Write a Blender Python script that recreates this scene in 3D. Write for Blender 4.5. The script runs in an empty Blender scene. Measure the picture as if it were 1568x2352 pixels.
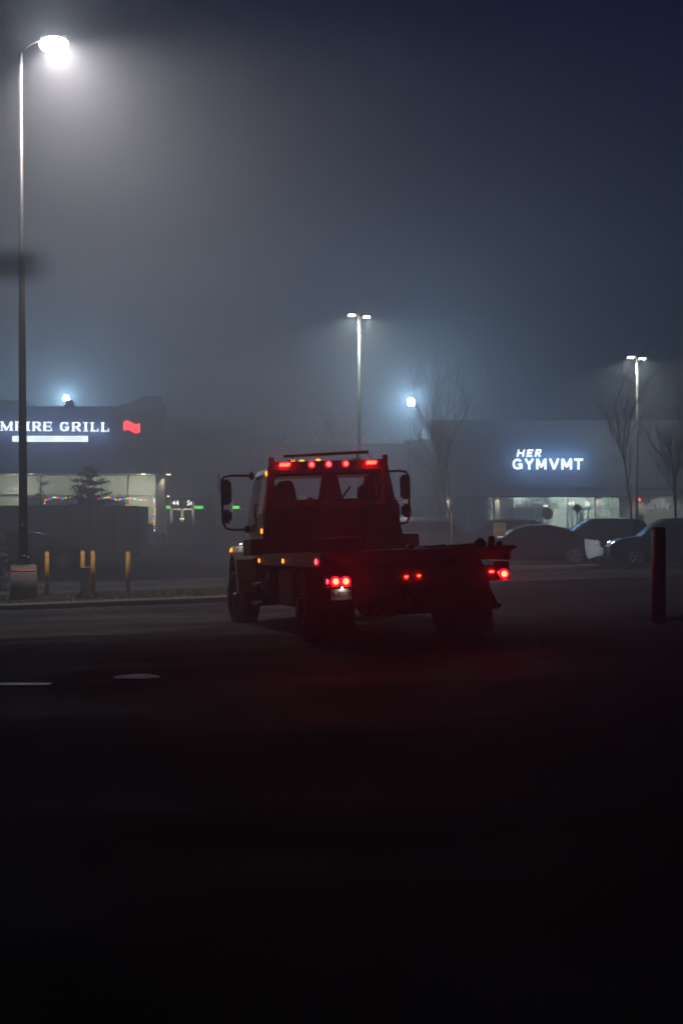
import bpy, bmesh, math, random
from mathutils import Vector, Matrix, Euler
R = math.radians
random.seed(7)
sc = bpy.context.scene
COL = sc.collection

# ------------------------------------------------------------------ camera, world, exposure
cam_d = bpy.data.cameras.new('camera'); cam = bpy.data.objects.new('camera', cam_d); COL.objects.link(cam)
cam.location = (0, 0, 1.75); cam.rotation_euler = (R(90), 0, 0)
cam_d.sensor_fit = 'HORIZONTAL'; cam_d.sensor_width = 24; cam_d.lens = 50.51
cam_d.clip_start = 0.05; cam_d.clip_end = 1000
cam_d.dof.use_dof = True; cam_d.dof.focus_distance = 22.0; cam_d.dof.aperture_fstop = 2.8
sc.camera = cam
W = bpy.data.worlds.new('World'); sc.world = W; W.use_nodes = True
wn = W.node_tree.nodes; wl = W.node_tree.links
for n in list(wn): wn.remove(n)
wo = wn.new('ShaderNodeOutputWorld'); wb = wn.new('ShaderNodeBackground'); ws = wn.new('ShaderNodeTexSky')
ws.sky_type = 'NISHITA'; ws.sun_disc = False; ws.sun_elevation = R(-4.0); ws.sun_rotation = R(20)
wh = wn.new('ShaderNodeMixRGB'); wh.blend_type = 'MULTIPLY'; wh.inputs[0].default_value = 1; wh.inputs[2].default_value = (.16, .30, 1, 1)
wl.new(ws.outputs[0], wh.inputs[1]); wl.new(wh.outputs[0], wb.inputs[0]); wl.new(wb.outputs[0], wo.inputs[0])
wb.inputs[1].default_value = 0.26
sc.view_settings.view_transform = 'Standard'; sc.view_settings.look = 'None'
sc.view_settings.exposure = 0.0; sc.view_settings.gamma = 1.0
cy = sc.cycles
cy.max_bounces = 5; cy.diffuse_bounces = 2; cy.glossy_bounces = 2; cy.transmission_bounces = 4
cy.volume_bounces = 0; cy.transparent_max_bounces = 8
cy.use_denoising = True; cy.use_adaptive_sampling = False
cy.sample_clamp_indirect = 3.0; cy.caustics_reflective = False; cy.caustics_refractive = False
FOG = 0.0145; FOG_G = 0.6

F = 3300.0
def at(u, v, D):
    """real position of a thing D metres away seen at (u, v) of the photograph"""
    return Vector(((u-784)/F*D, D, 1.75+(1176-v)/F*D))

# ------------------------------------------------------------------ materials
def mat(name, col, rough=0.6, metal=0.0, var=0.25, scale=3.0, bump=0.0, spec=0.4, alpha=None):
    m = bpy.data.materials.new(name); m.use_nodes = True
    nt = m.node_tree; N = nt.nodes; L = nt.links; b = N['Principled BSDF']
    b.inputs['Roughness'].default_value = rough; b.inputs['Metallic'].default_value = metal
    b.inputs['Specular IOR Level'].default_value = spec
    tc = N.new('ShaderNodeTexCoord'); nz = N.new('ShaderNodeTexNoise'); nz.inputs['Scale'].default_value = scale
    nz.inputs['Detail'].default_value = 6
    L.new(tc.outputs['Object'], nz.inputs['Vector'])
    rp = N.new('ShaderNodeValToRGB'); e = rp.color_ramp.elements
    e[0].position = 0.3; e[1].position = 0.7
    e[0].color = tuple(c*(1-var) for c in col)+(1,); e[1].color = tuple(min(1, c*(1+var)) for c in col)+(1,)
    L.new(nz.outputs['Fac'], rp.inputs['Fac']); L.new(rp.outputs['Color'], b.inputs['Base Color'])
    if bump:
        bp = N.new('ShaderNodeBump'); bp.inputs['Strength'].default_value = bump; bp.inputs['Distance'].default_value = 0.02
        n2 = N.new('ShaderNodeTexNoise'); n2.inputs['Scale'].default_value = scale*8; n2.inputs['Detail'].default_value = 4
        L.new(tc.outputs['Object'], n2.inputs['Vector']); L.new(n2.outputs['Fac'], bp.inputs['Height'])
        L.new(bp.outputs['Normal'], b.inputs['Normal'])
    return m
def emat(name, col, s, sample=True):
    m = bpy.data.materials.new(name); m.use_nodes = True
    b = m.node_tree.nodes['Principled BSDF']
    b.inputs['Base Color'].default_value = (0.05, 0.05, 0.05, 1)
    b.inputs['Emission Color'].default_value = tuple(col)+(1,); b.inputs['Emission Strength'].default_value = s
    if not sample: m.cycles.emission_sampling = 'NONE'
    return m
def glassmat(name, tint, refl=0.08, rough=0.05, opacity=0.0, opaque_col=(0.02, 0.02, 0.02)):
    m = bpy.data.materials.new(name); m.use_nodes = True
    nt = m.node_tree; N = nt.nodes; L = nt.links
    for n in list(N): N.remove(n)
    o = N.new('ShaderNodeOutputMaterial'); t = N.new('ShaderNodeBsdfTransparent'); t.inputs[0].default_value = tuple(tint)+(1,)
    g = N.new('ShaderNodeBsdfGlossy'); g.inputs['Roughness'].default_value = rough
    d = N.new('ShaderNodeBsdfDiffuse'); d.inputs[0].default_value = tuple(opaque_col)+(1,)
    m1 = N.new('ShaderNodeMixShader'); m1.inputs[0].default_value = refl
    m2 = N.new('ShaderNodeMixShader'); m2.inputs[0].default_value = opacity
    L.new(t.outputs[0], m2.inputs[1]); L.new(d.outputs[0], m2.inputs[2])
    L.new(m2.outputs[0], m1.inputs[1]); L.new(g.outputs[0], m1.inputs[2]); L.new(m1.outputs[0], o.inputs[0])
    return m

M = {}
M['truck_black'] = mat('black frame paint', (0.02, 0.018, 0.018), 0.45, 0.0, 0.3, 4)
M['truck_red'] = mat('dark red deck paint', (0.06, 0.010, 0.012), 0.5, 0.0, 0.4, 3, 0.2)
M['truck_head'] = mat('headboard steel', (0.10, 0.05, 0.05), 0.5, 0.2, 0.4, 5, 0.2)
M['cab_white'] = mat('white cab paint', (0.62, 0.58, 0.58), 0.35, 0.0, 0.12, 2)
M['rail'] = mat('scuffed steel rail', (0.30, 0.20, 0.20), 0.4, 0.4, 0.5, 4, 0.2)
M['rubber'] = mat('tyre rubber', (0.02, 0.02, 0.02), 0.85, 0, 0.3, 10, 0.3)
M['plastic'] = mat('black plastic', (0.025, 0.025, 0.028), 0.4, 0, 0.2, 6)
M['mirror'] = mat('mirror glass', (0.10, 0.10, 0.12), 0.12, 0.9, 0.1, 3)
M['chrome'] = mat('worn bright metal', (0.5, 0.5, 0.52), 0.25, 0.9, 0.2, 8)
M['flap'] = mat('grey mud flap', (0.16, 0.17, 0.20), 0.8, 0, 0.2, 5)
M['tank'] = mat('dull aluminium box', (0.10, 0.09, 0.09), 0.5, 0.3, 0.4, 5, 0.2)
M['seat'] = mat('dark seat cloth', (0.03, 0.02, 0.02), 0.9, 0, 0.3, 9)
M['cab_glass'] = glassmat('cab glass', (0.96, 0.96, 0.97), 0.03)
M['plate'] = mat('number plate', (0.75, 0.73, 0.66), 0.5, 0, 0.06, 30)
M['ink'] = mat('plate ink', (0.25, 0.05, 0.06), 0.6, 0, 0.1, 9)
M['red_big'] = emat('stop lamp', (1.0, 0.0065, 0.002), 170)
M['red_mid'] = emat('red lamp', (1.0, 0.0045, 0.002), 130)
M['red_small'] = emat('red marker', (1.0, 0.012, 0.02), 30)
M['red_bloom'] = emat('red lamp bloom rim', (1.0, 0.0, 0.06), 1.3, False)  # glowing rim stands in for the bloom round the red lamps
M['amber'] = emat('amber marker', (1.0, 0.22, 0.006), 5)
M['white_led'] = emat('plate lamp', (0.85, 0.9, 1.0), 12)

M['concrete'] = mat('cast concrete', (0.17, 0.15, 0.16), 0.9, 0, 0.2, 6, 0.4)
M['kerb'] = mat('kerb concrete', (0.13, 0.125, 0.125), 0.9, 0, 0.25, 5, 0.4)
M['pole'] = mat('dark bronze pole paint', (0.02, 0.02, 0.028), 0.45, 0.2, 0.2, 5)
M['pole_light'] = mat('galvanised pole', (0.16, 0.165, 0.16), 0.5, 0.3, 0.2, 5)
M['yellow'] = mat('yellow bollard paint', (0.60, 0.34, 0.06), 0.6, 0, 0.38, 13, 0.3)
M['redboll'] = mat('dark red bollard sleeve', (0.28, 0.04, 0.06), 0.55, 0, 0.4, 9, 0.25)
M['utility'] = mat('grey utility paint', (0.5, 0.5, 0.6), 0.6, 0, 0.2, 6)
M['orange_tape'] = mat('orange reflective tape', (0.95, 0.16, 0.03), 0.4, 0, 0.15, 9)
M['orange_tape'].node_tree.nodes['Principled BSDF'].inputs['Emission Color'].default_value = (1, .1, .02, 1)
M['sticker'] = mat('pale sticker', (0.6, 0.55, 0.5), 0.6, 0, 0.3, 40)
M['bark'] = mat('dark bark', (0.05, 0.042, 0.042), 0.95, 0, 0.3, 8, 0.4)
M['needle'] = mat('evergreen needles', (0.035, 0.045, 0.04), 0.9, 0, 0.5, 4)
M['needle_blue'] = mat('frosted needles', (0.10, 0.12, 0.15), 0.9, 0, 0.6, 4)
M['grass'] = mat('verge grass', (0.07, 0.08, 0.04), 0.95, 0, 0.5, 2)
M['soil'] = mat('verge soil', (0.045, 0.045, 0.03), 0.95, 0, 0.4, 3, 0.6)
M['weeds'] = mat('dead weeds', (0.03, 0.028, 0.025), 0.95, 0, 0.5, 6)
M['enclosure'] = mat('enclosure boards', (0.055, 0.06, 0.075), 0.7, 0, 0.2, 2)
M['fascia'] = mat('dark fascia panel', (0.055, 0.055, 0.075), 0.7, 0, 0.15, 0.5)
M['fascia_gym'] = mat('slate fascia panel', (0.065, 0.068, 0.08), 0.7, 0, 0.15, 0.5)
M['stone'] = mat('pale column render', (0.42, 0.40, 0.36), 0.85, 0, 0.12, 3)
M['wall_in'] = mat('interior paint', (0.55, 0.55, 0.50), 0.9, 0, 0.06, 1)
M['floor_in'] = mat('interior floor', (0.25, 0.24, 0.22), 0.7, 0, 0.1, 1)
M['mullion'] = mat('aluminium mullion', (0.30, 0.29, 0.27), 0.5, 0.3, 0.1, 3)
M['dark_wall'] = mat('dark side wall', (0.05, 0.05, 0.06), 0.85, 0, 0.2, 1)
M['shop_glass'] = glassmat('shop glass', (0.82, 0.86, 0.84), 0.05)
M['shop_glass_dim'] = glassmat('tinted shop glass', (0.35, 0.37, 0.37), 0.08)
M['green'] = emat('green band', (0.08, 0.75, 0.10), 3.0, False)
M['sign_white'] = emat('lit sign face', (0.74, 0.86, 1.0), 5.0)
M['sign_gym'] = emat('lit gym sign face', (0.62, 0.82, 1.0), 6.5)
M['sign_bar'] = emat('lit sign bar', (0.76, 0.85, 1.0), 3.7)
M['sign_red'] = emat('lit red flag', (1.0, 0.055, 0.06), 3.6)
M['decal'] = emat('backlit decal', (0.9, 0.92, 0.85), 5.0, False)
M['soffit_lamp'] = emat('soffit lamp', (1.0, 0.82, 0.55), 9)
M['lens_warm'] = emat('street lamp lens', (1.0, 0.97, 0.88), 60, False)
M['lens_main'] = emat('tall street lamp lens', (1.0, 0.97, 0.97), 45, False)
_n = M['lens_main'].node_tree; _o = _n.nodes['Material Output']; _e = _n.nodes.new('ShaderNodeEmission'); _e.inputs[0].default_value = (1, .96, .93, 1); _e.inputs[1].default_value = 45
_t = _n.nodes.new('ShaderNodeBsdfTransparent'); _a = _n.nodes.new('ShaderNodeAddShader')   # clear globe: the light inside shines through
_n.links.new(_e.outputs[0], _a.inputs[0]); _n.links.new(_t.outputs[0], _a.inputs[1]); _n.links.new(_a.outputs[0], _o.inputs['Surface'])
M['lens_blue'] = emat('blue white flood lens', (0.55, 0.82, 1.0), 120)
M['car_dark'] = mat('black car paint', (0.02, 0.022, 0.03), 0.17, 0.1, 0.1, 2)
M['car_blue'] = mat('dark blue car paint', (0.022, 0.03, 0.06), 0.3, 0.1, 0.1, 2)
M['car_grey'] = mat('grey car paint', (0.10, 0.09, 0.10), 0.35, 0.2, 0.1, 2)
M['car_lit'] = mat('bumper painted as headlamp lit', (0.50, 0.54, 0.58), 0.6, 0, 0.12, 3)  # pale colour stands in for headlamp light on the sedan's rear quarter
M['car_glass'] = mat('dark car glass', (0.006, 0.006, 0.008), 0.3, 0, 0.1, 2, 0, .2)
M['rim'] = mat('alloy rim', (0.35, 0.36, 0.38), 0.35, 0.8, 0.1, 5)
M['tail_off'] = mat('unlit tail lamp', (0.12, 0.02, 0.02), 0.3, 0, 0.1, 5)
M['tail_on'] = emat('lit tail lamp', (1.0, 0.03, 0.04), 6, False)
M['head_on'] = emat('lit headlamp', (1.0, 0.93, 0.78), 22, False)
M['head_off'] = mat('headlamp lens', (0.35, 0.36, 0.38), 0.2, 0.3, 0.1, 5)
M['stop_red'] = mat('stop sign face', (0.14, 0.03, 0.04), 0.6, 0, 0.15, 5)
M['stop_white'] = mat('stop sign lettering', (0.34, 0.30, 0.34), 0.6, 0, 0.1, 5)
M['sign_board'] = mat('notice board', (0.80, 0.66, 0.52), 0.6, 0, 0.08, 8)
M['notice_ink'] = mat('notice ink', (0.20, 0.09, 0.09), 0.7, 0, 0.1, 8)
M['manhole'] = mat('polished iron cover', (0.30, 0.30, 0.36), 0.42, 1.0, 0.25, 12)
M['paper'] = mat('pale litter', (0.55, 0.56, 0.6), 0.8, 0, 0.1, 20)
M['equipment'] = mat('gym equipment', (0.02, 0.022, 0.025), 0.6, 0, 0.2, 6)

# asphalt: patches of damp, cracks and aggregate
def asphalt(name, col, damp=0.5):
    m = bpy.data.materials.new(name); m.use_nodes = True
    nt = m.node_tree; N = nt.nodes; L = nt.links; b = N['Principled BSDF']
    tc = N.new('ShaderNodeTexCoord')
    mp = N.new('ShaderNodeMapping'); mp.inputs['Scale'].default_value = (0.35, 1.0, 1)
    L.new(tc.outputs['Object'], mp.inputs['Vector'])
    big = N.new('ShaderNodeTexNoise'); big.inputs['Scale'].default_value = 0.55; big.inputs['Detail'].default_value = 5; big.inputs['Roughness'].default_value = .6
    L.new(mp.outputs[0], big.inputs['Vector'])
    fine = N.new('ShaderNodeTexNoise'); fine.inputs['Scale'].default_value = 55; fine.inputs['Detail'].default_value = 3
    L.new(tc.outputs['Object'], fine.inputs['Vector'])
    rp = N.new('ShaderNodeValToRGB'); e = rp.color_ramp.elements
    e[0].position = .38; e[1].position = .66
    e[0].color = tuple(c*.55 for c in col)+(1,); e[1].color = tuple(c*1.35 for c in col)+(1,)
    L.new(big.outputs['Fac'], rp.inputs['Fac'])
    mx = N.new('ShaderNodeMixRGB'); mx.blend_type = 'MULTIPLY'; mx.inputs['Fac'].default_value = .6
    L.new(rp.outputs[0], mx.inputs[1]); L.new(fine.outputs['Color'], mx.inputs[2]); L.new(mx.outputs[0], b.inputs['Base Color'])
    rr = N.new('ShaderNodeMapRange'); rr.inputs['From Min'].default_value = .42; rr.inputs['From Max'].default_value = .7
    rr.inputs['To Min'].default_value = .95; rr.inputs['To Max'].default_value = 1-damp
    L.new(big.outputs['Fac'], rr.inputs['Value']); L.new(rr.outputs[0], b.inputs['Roughness'])
    b.inputs['Specular IOR Level'].default_value = .14
    vo = N.new('ShaderNodeTexVoronoi'); vo.feature = 'DISTANCE_TO_EDGE'; vo.inputs['Scale'].default_value = .22
    wa = N.new('ShaderNodeMixRGB'); wa.inputs['Fac'].default_value = .25; L.new(tc.outputs['Object'], wa.inputs[1]); L.new(big.outputs['Color'], wa.inputs[2]); L.new(wa.outputs[0], vo.inputs['Vector'])
    cr = N.new('ShaderNodeMapRange'); cr.inputs['From Max'].default_value = .012; cr.inputs['To Min'].default_value = .25; L.new(vo.outputs['Distance'], cr.inputs['Value'])
    m2 = N.new('ShaderNodeMixRGB'); m2.blend_type = 'MULTIPLY'; m2.inputs['Fac'].default_value = 1; L.new(mx.outputs[0], m2.inputs[1]); L.new(cr.outputs[0], m2.inputs[2]); L.new(m2.outputs[0], b.inputs['Base Color'])
    bp = N.new('ShaderNodeBump'); bp.inputs['Strength'].default_value = .7; bp.inputs['Distance'].default_value = .012
    L.new(fine.outputs['Fac'], bp.inputs['Height']); L.new(bp.outputs['Normal'], b.inputs['Normal'])
    return m
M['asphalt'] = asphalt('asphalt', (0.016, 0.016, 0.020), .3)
M['lane'] = asphalt('worn pale asphalt and painted light', (0.08, 0.085, 0.095), .3)
M['walk'] = asphalt('pavement concrete', (0.30, 0.27, 0.23), .15)

# ------------------------------------------------------------------ mesh builder
class MB:
    def __init__(s): s.bm = bmesh.new()
    def box(s, c, d, rot=None, bev=0.0):
        bm = bmesh.new(); bmesh.ops.create_cube(bm, size=1)
        for v in bm.verts: v.co = Vector((v.co.x*d[0], v.co.y*d[1], v.co.z*d[2]))
        if bev: bmesh.ops.bevel(bm, geom=bm.edges[:], offset=bev, segments=2, affect='EDGES')
        mt = Matrix.Translation(c) @ (Euler(rot).to_matrix().to_4x4() if rot else Matrix())
        bm.transform(mt); s.join(bm); return s
    def b2(s, x0, x1, y0, y1, z0, z1, bev=0.0):
        return s.box(((x0+x1)/2, (y0+y1)/2, (z0+z1)/2), (abs(x1-x0), abs(y1-y0), abs(z1-z0)), None, bev)
    def join(s, bm):
        me = bpy.data.meshes.new('tmp'); bm.to_mesh(me); bm.free(); s.bm.from_mesh(me); bpy.data.meshes.remove(me)
    def cyl(s, p, q, r0, r1=None, n=20, caps=True):
        r1 = r0 if r1 is None else r1
        p, q = Vector(p), Vector(q); d = (q-p)
        if d.length < 1e-6: return s
        a = d.normalized(); t = a.orthogonal().normalized(); b = a.cross(t)
        V0 = []; V1 = []
        for i in range(n):
            an = 2*math.pi*i/n; o = t*math.cos(an)+b*math.sin(an)
            V0.append(s.bm.verts.new(p+o*r0)); V1.append(s.bm.verts.new(q+o*r1))
        for i in range(n):
            j = (i+1) % n; f = s.bm.faces.new((V0[i], V0[j], V1[j], V1[i])); f.smooth = n > 8
        if caps: s.bm.faces.new(V0[::-1]); s.bm.faces.new(V1)
        return s
    def tube(s, pts, r, n=10):
        pts = [Vector(p) for p in pts]; rings = []
        prev = None
        for i, p in enumerate(pts):
            a = (pts[min(i+1, len(pts)-1)]-pts[max(i-1, 0)]).normalized()
            t = a.orthogonal().normalized() if prev is None else (prev - a*prev.dot(a)).normalized()
            prev = t; b = a.cross(t); rr = r[i] if isinstance(r, (list, tuple)) else r
            rings.append([s.bm.verts.new(p+(t*math.cos(2*math.pi*k/n)+b*math.sin(2*math.pi*k/n))*rr) for k in range(n)])
        for A, B in zip(rings, rings[1:]):
            for k in range(n):
                f = s.bm.faces.new((A[k], A[(k+1) % n], B[(k+1) % n], B[k])); f.smooth = True
        s.bm.faces.new(rings[0][::-1]); s.bm.faces.new(rings[-1]); return s
    def prism(s, poly, vec, bev=0.0):
        bm = bmesh.new(); vec = Vector(vec)
        A = [bm.verts.new(Vector(p)) for p in poly]; B = [bm.verts.new(Vector(p)+vec) for p in poly]
        n = len(A)
        for i in range(n):
            j = (i+1) % n; bm.faces.new((A[i], A[j], B[j], B[i]))
        bm.faces.new(A[::-1]); bm.faces.new(B)
        if bev: bmesh.ops.bevel(bm, geom=bm.edges[:], offset=bev, segments=2, affect='EDGES')
        bmesh.ops.recalc_face_normals(bm, faces=bm.faces[:]); s.join(bm); return s
    def ball(s, c, r, sc_=(1, 1, 1), seg=12, rings=8, rot=None):
        bm = bmesh.new(); bmesh.ops.create_uvsphere(bm, u_segments=seg, v_segments=rings, radius=r)
        for f in bm.faces: f.smooth = True
        m = Matrix.Translation(c) @ (Euler(rot).to_matrix().to_4x4() if rot else Matrix()) @ Matrix.Diagonal((*sc_, 1))
        bm.transform(m); s.join(bm); return s
    def quad(s, a, b, c, d, smooth=False):
        f = s.bm.faces.new([s.bm.verts.new(Vector(p)) for p in (a, b, c, d)]); f.smooth = smooth; return s
    def tri(s, a, b, c):
        s.bm.faces.new([s.bm.verts.new(Vector(p)) for p in (a, b, c)]); return s
    def build(s, name, material, parent=None, origin=None):
        me = bpy.data.meshes.new(name)
        if origin is not None: s.bm.transform(Matrix.Translation(-Vector(origin)))
        s.bm.to_mesh(me); s.bm.free(); me.materials.append(material)
        o = bpy.data.objects.new(name, me); COL.objects.link(o)
        if origin is not None: o.location = origin
        if parent: o.parent = parent
        return o
def tag(o, label=None, cat=None, group=None, kind=None):
    if label: o['label'] = label
    if cat: o['category'] = cat
    if group: o['group'] = group
    if kind: o['kind'] = kind
    return o
def empty(name, loc, rot=(0, 0, 0), label=None, cat=None, group=None):
    o = bpy.data.objects.new(name, None); COL.objects.link(o); o.location = loc; o.rotation_euler = rot
    o.empty_display_size = .3
    return tag(o, label, cat, group)
def copy_tree(o, parent=None):
    c = o.copy(); COL.objects.link(c)
    if parent is not None: c.parent = parent
    for ch in [x for x in bpy.data.objects if x.parent == o]: copy_tree(ch, c)
    return c
def text(name, body, loc, size, m, parent=None, ext=0.004, align='CENTER', shear=0.0, rot=(R(90), 0, 0), sx=1.0):
    cu = bpy.data.curves.new('txt', 'FONT'); cu.body = body; cu.size = size; cu.extrude = ext
    cu.align_x = align; cu.align_y = 'CENTER'; cu.shear = shear; cu.resolution_u = 3
    to = bpy.data.objects.new('txt', cu); COL.objects.link(to)
    bpy.context.view_layer.update()
    me = bpy.data.meshes.new_from_object(to.evaluated_get(bpy.context.evaluated_depsgraph_get()))
    bpy.data.objects.remove(to); bpy.data.curves.remove(cu)
    me.materials.clear(); me.materials.append(m)
    o = bpy.data.objects.new(name, me); COL.objects.link(o); o.location = loc; o.rotation_euler = rot; o.scale = (sx, 1, 1)
    if parent: o.parent = parent
    return o
def lamp(kind, name, loc, energy, col, parent=None, radius=.1, target=None, size=R(150), blend=.6):
    d = bpy.data.lights.new(name, kind); d.energy = energy; d.color = col; d.shadow_soft_size = radius
    if kind == 'SPOT': d.spot_size = size; d.spot_blend = blend
    o = bpy.data.objects.new(name, d); COL.objects.link(o); o.location = loc
    if target is not None:
        o.rotation_euler = (Vector(target)-Vector(loc)).to_track_quat('-Z', 'Y').to_euler()
    if parent: o.parent = parent
    return o

# ------------------------------------------------------------------ ground
def sstep(a, b, x):
    t = max(0, min(1, (x-a)/(b-a))); return t*t*(3-2*t)
def G(x, y):
    w = sstep(6, 15, y)*(1-sstep(38, 55, y))
    p = .05+.0384*(max(-9, min(9, x))-1.09)-.0227*(min(y, 31)-18.25)
    return w*p-.25*sstep(42, 50, y)*(1-sstep(66, 73, y))
XS = sorted(set([-300, -120, -60, -30, -20, -15] + [i*.5 for i in range(-24, 25)] + [15, 20, 30, 60, 120, 300]))
YS = sorted(set([-40, -10, 0, 3] + [i*.5 for i in range(10, 116)] + [58+i*1.0 for i in range(0, 18)] + [90, 120, 200, 600]))
def sheet(name, m, x0, x1, y0, y1, dz, kind='structure', parent=None):
    xs = [x0]+[x for x in XS if x0+.01 < x < x1-.01]+[x1]; ys = [y0]+[y for y in YS if y0+.01 < y < y1-.01]+[y1]
    b = MB(); V = [[b.bm.verts.new((x, y, G(x, y)+dz)) for x in xs] for y in ys]
    for j in range(len(ys)-1):
        for i in range(len(xs)-1):
            f = b.bm.faces.new((V[j][i], V[j][i+1], V[j+1][i+1], V[j+1][i])); f.smooth = True
    o = b.build(name, m, parent); o['kind'] = kind; return o
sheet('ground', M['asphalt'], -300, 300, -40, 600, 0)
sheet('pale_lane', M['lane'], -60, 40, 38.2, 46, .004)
sheet('painted_light_band', M['lane'], 4.6, 60, 16.4, 18.6, .004)  # paler strip stands in for a pool of light from off right
sheet('restaurant_pavement', M['walk'], -60, -5.6, 74.5, 96, .12)
sheet('gym_pavement', M['walk'], 0, 60, 76.5, 84, .12)

def kerb(name, pts, w=.16, h=.15, m=None):
    b = MB(); rings = []
    for i, (x, y) in enumerate(pts):
        p = Vector((x, y, 0)); a = (Vector((*pts[min(i+1, len(pts)-1)], 0))-Vector((*pts[max(i-1, 0)], 0))).normalized()
        n = Vector((-a.y, a.x, 0))*(w/2); g = G(x, y)
        pr = [p-n+Vector((0, 0, g-.1)), p-n+Vector((0, 0, g+h-.03)), p-n*.7+Vector((0, 0, g+h)), p+n*.7+Vector((0, 0, g+h)), p+n+Vector((0, 0, g+h-.03)), p+n+Vector((0, 0, g-.1))]
        rings.append([b.bm.verts.new(q) for q in pr])
    for A, B in zip(rings, rings[1:]):
        for k in range(5): b.bm.faces.new((A[k], A[k+1], B[k+1], B[k]))
    b.bm.faces.new(rings[0]); b.bm.faces.new(rings[-1][::-1])
    o = b.build(name, m or M['kerb']); o['kind'] = 'structure'; return o
KX0, KX1, KY = -60, -1.6, 34.0
kerb('verge_kerb', [(-60, KY), (-30, KY), (-20, KY), (-15, KY)]+[(-12+i*.5, KY) for i in range(0, 19)]+[(-2.6, KY+.1), (-2.1, KY+.4), (-1.8, KY+.9), (-1.7, KY+1.6), (-1.75, 37.6)])
# verge: soil bank with grass blades
sheet('verge_soil', M['soil'], -60, -1.85, KY+.08, 38.2, .15, 'structure')
gb = MB()
for i in range(9000):
    x = random.uniform(-9.6, -1.9); y = random.uniform(KY+.12, 38.1); z = G(x, y)+.15
    h = random.uniform(.03, .10); a = random.uniform(0, 6.28); w = .006; dx, dy = math.cos(a)*w, math.sin(a)*w
    lx, ly = random.uniform(-.03, .03), random.uniform(-.03, .03)
    gb.tri((x-dx, y-dy, z), (x+dx, y+dy, z), (x+lx, y+ly, z+h))
tag(gb.build('verge_grass', M['grass']), 'short dull grass on the raised verge behind the left kerb', 'grass', kind='stuff')

db = MB()
for i in range(260):
    x = random.uniform(-9.5, -1.9); y = KY-.1-abs(random.gauss(0, .35)); z = G(x, y)+.006; a = random.uniform(0, 6.28); w = random.uniform(.008, .035)
    db.tri((x, y, z), (x+math.cos(a)*w, y+math.sin(a)*w, z+.004), (x+math.cos(a+1.6)*w, y+math.sin(a+1.6)*w, z+random.uniform(0, .02)))
tag(db.build('gutter_grit', M['paper']), 'pale grit and leaf litter scattered along the gutter of the left kerb', 'litter', kind='stuff')

# right-hand parking island kerb, far
kerb('parking_island_kerb', [(4.9+i*.5, 50.6) for i in range(0, 8)]+[(8.7, 50.8), (8.85, 51.2), (8.85, 52)], .7, .12, M['walk'])
# foreground covers
def manhole(u, v, r, name, label, tilt, stripes):
    D = 1.75*F/(v-1176); p = at(u, v, D); g = G(p.x, p.y)
    t = empty(name, (p.x, p.y, g), (tilt[0], tilt[1], 0), label, 'manhole cover')
    b = MB(); b.cyl((0, 0, -.03), (0, 0, .012), r, n=40); b.build('ring', M['plastic'], t)
    b = MB(); b.cyl((0, 0, .0), (0, 0, .016), r*.93, n=40)
    if stripes:
        for k in range(-4, 5):
            y = k*.06; L_ = math.sqrt(max(0.01, (r*.85)**2-y*y)); b.box((0, y, .018), (L_*2, .028, .010), (0, 0, .0))
    b.build('lid', M['manhole'], t)
manhole(315, 1557, .25, 'manhole_cover', 'ribbed round iron manhole cover glinting on the dark foreground asphalt', (R(-1.2), 0), True)
p = at(20, 1565, 1.75*F/389); t = empty('trench_plate', (p.x, p.y, G(p.x, p.y)), label='narrow smooth steel plate glinting on the asphalt at the left edge', cat='steel plate')
b = MB(); b.box((0, 0, .012), (.86, .20, .016), (0, 0, R(1)), .004); b.build('plate', M['manhole'], t)
b = MB(); b.box((0, 0, .004), (.92, .26, .008), (0, 0, R(1))); b.build('frame', M['plastic'], t)
p = at(1245, 1511, 1.75*F/(1511-1176)); b = MB(); g = G(p.x, p.y)
b.tri((p.x-.05, p.y, g+.005), (p.x+.05, p.y+.02, g+.006), (p.x-.01, p.y+.05, g+.05)); b.tri((p.x+.05, p.y+.02, g+.006), (p.x+.01, p.y+.06, g+.006), (p.x-.01, p.y+.05, g+.05))
tag(b.build('paper_scrap', M['paper']), 'small pale paper scrap lying on the empty asphalt in front right', 'litter')

# ------------------------------------------------------------------ flatbed tow truck
TR = empty('tow_truck', (1.09, 18.25, .05), label='flatbed tow truck seen from behind with red lights glowing, parked in the fog', cat='tow truck')
TR.rotation_mode = 'QUATERNION'
TR.rotation_quaternion = (Matrix.Rotation(.205, 3, 'Z') @ Matrix.Rotation(-.03, 3, 'X') @ Matrix.Rotation(-.033, 3, 'Y')).to_quaternion()
T = TR
# chassis
b = MB()
for sx in (-.42, .42): b.b2(sx-.05, sx+.05, .1, 9.4, .72, .98, .01)
for y in (.4, 2.8, 4.2, 5.6): b.b2(-.42, .42, y-.05, y+.05, .76, .94)
b.b2(-.90, .72, .30, .50, .62, .98, .01); b.b2(-.35, .35, .5, 1.2, .6, .9, .02)
b.build('chassis', M['truck_black'], T)
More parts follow.
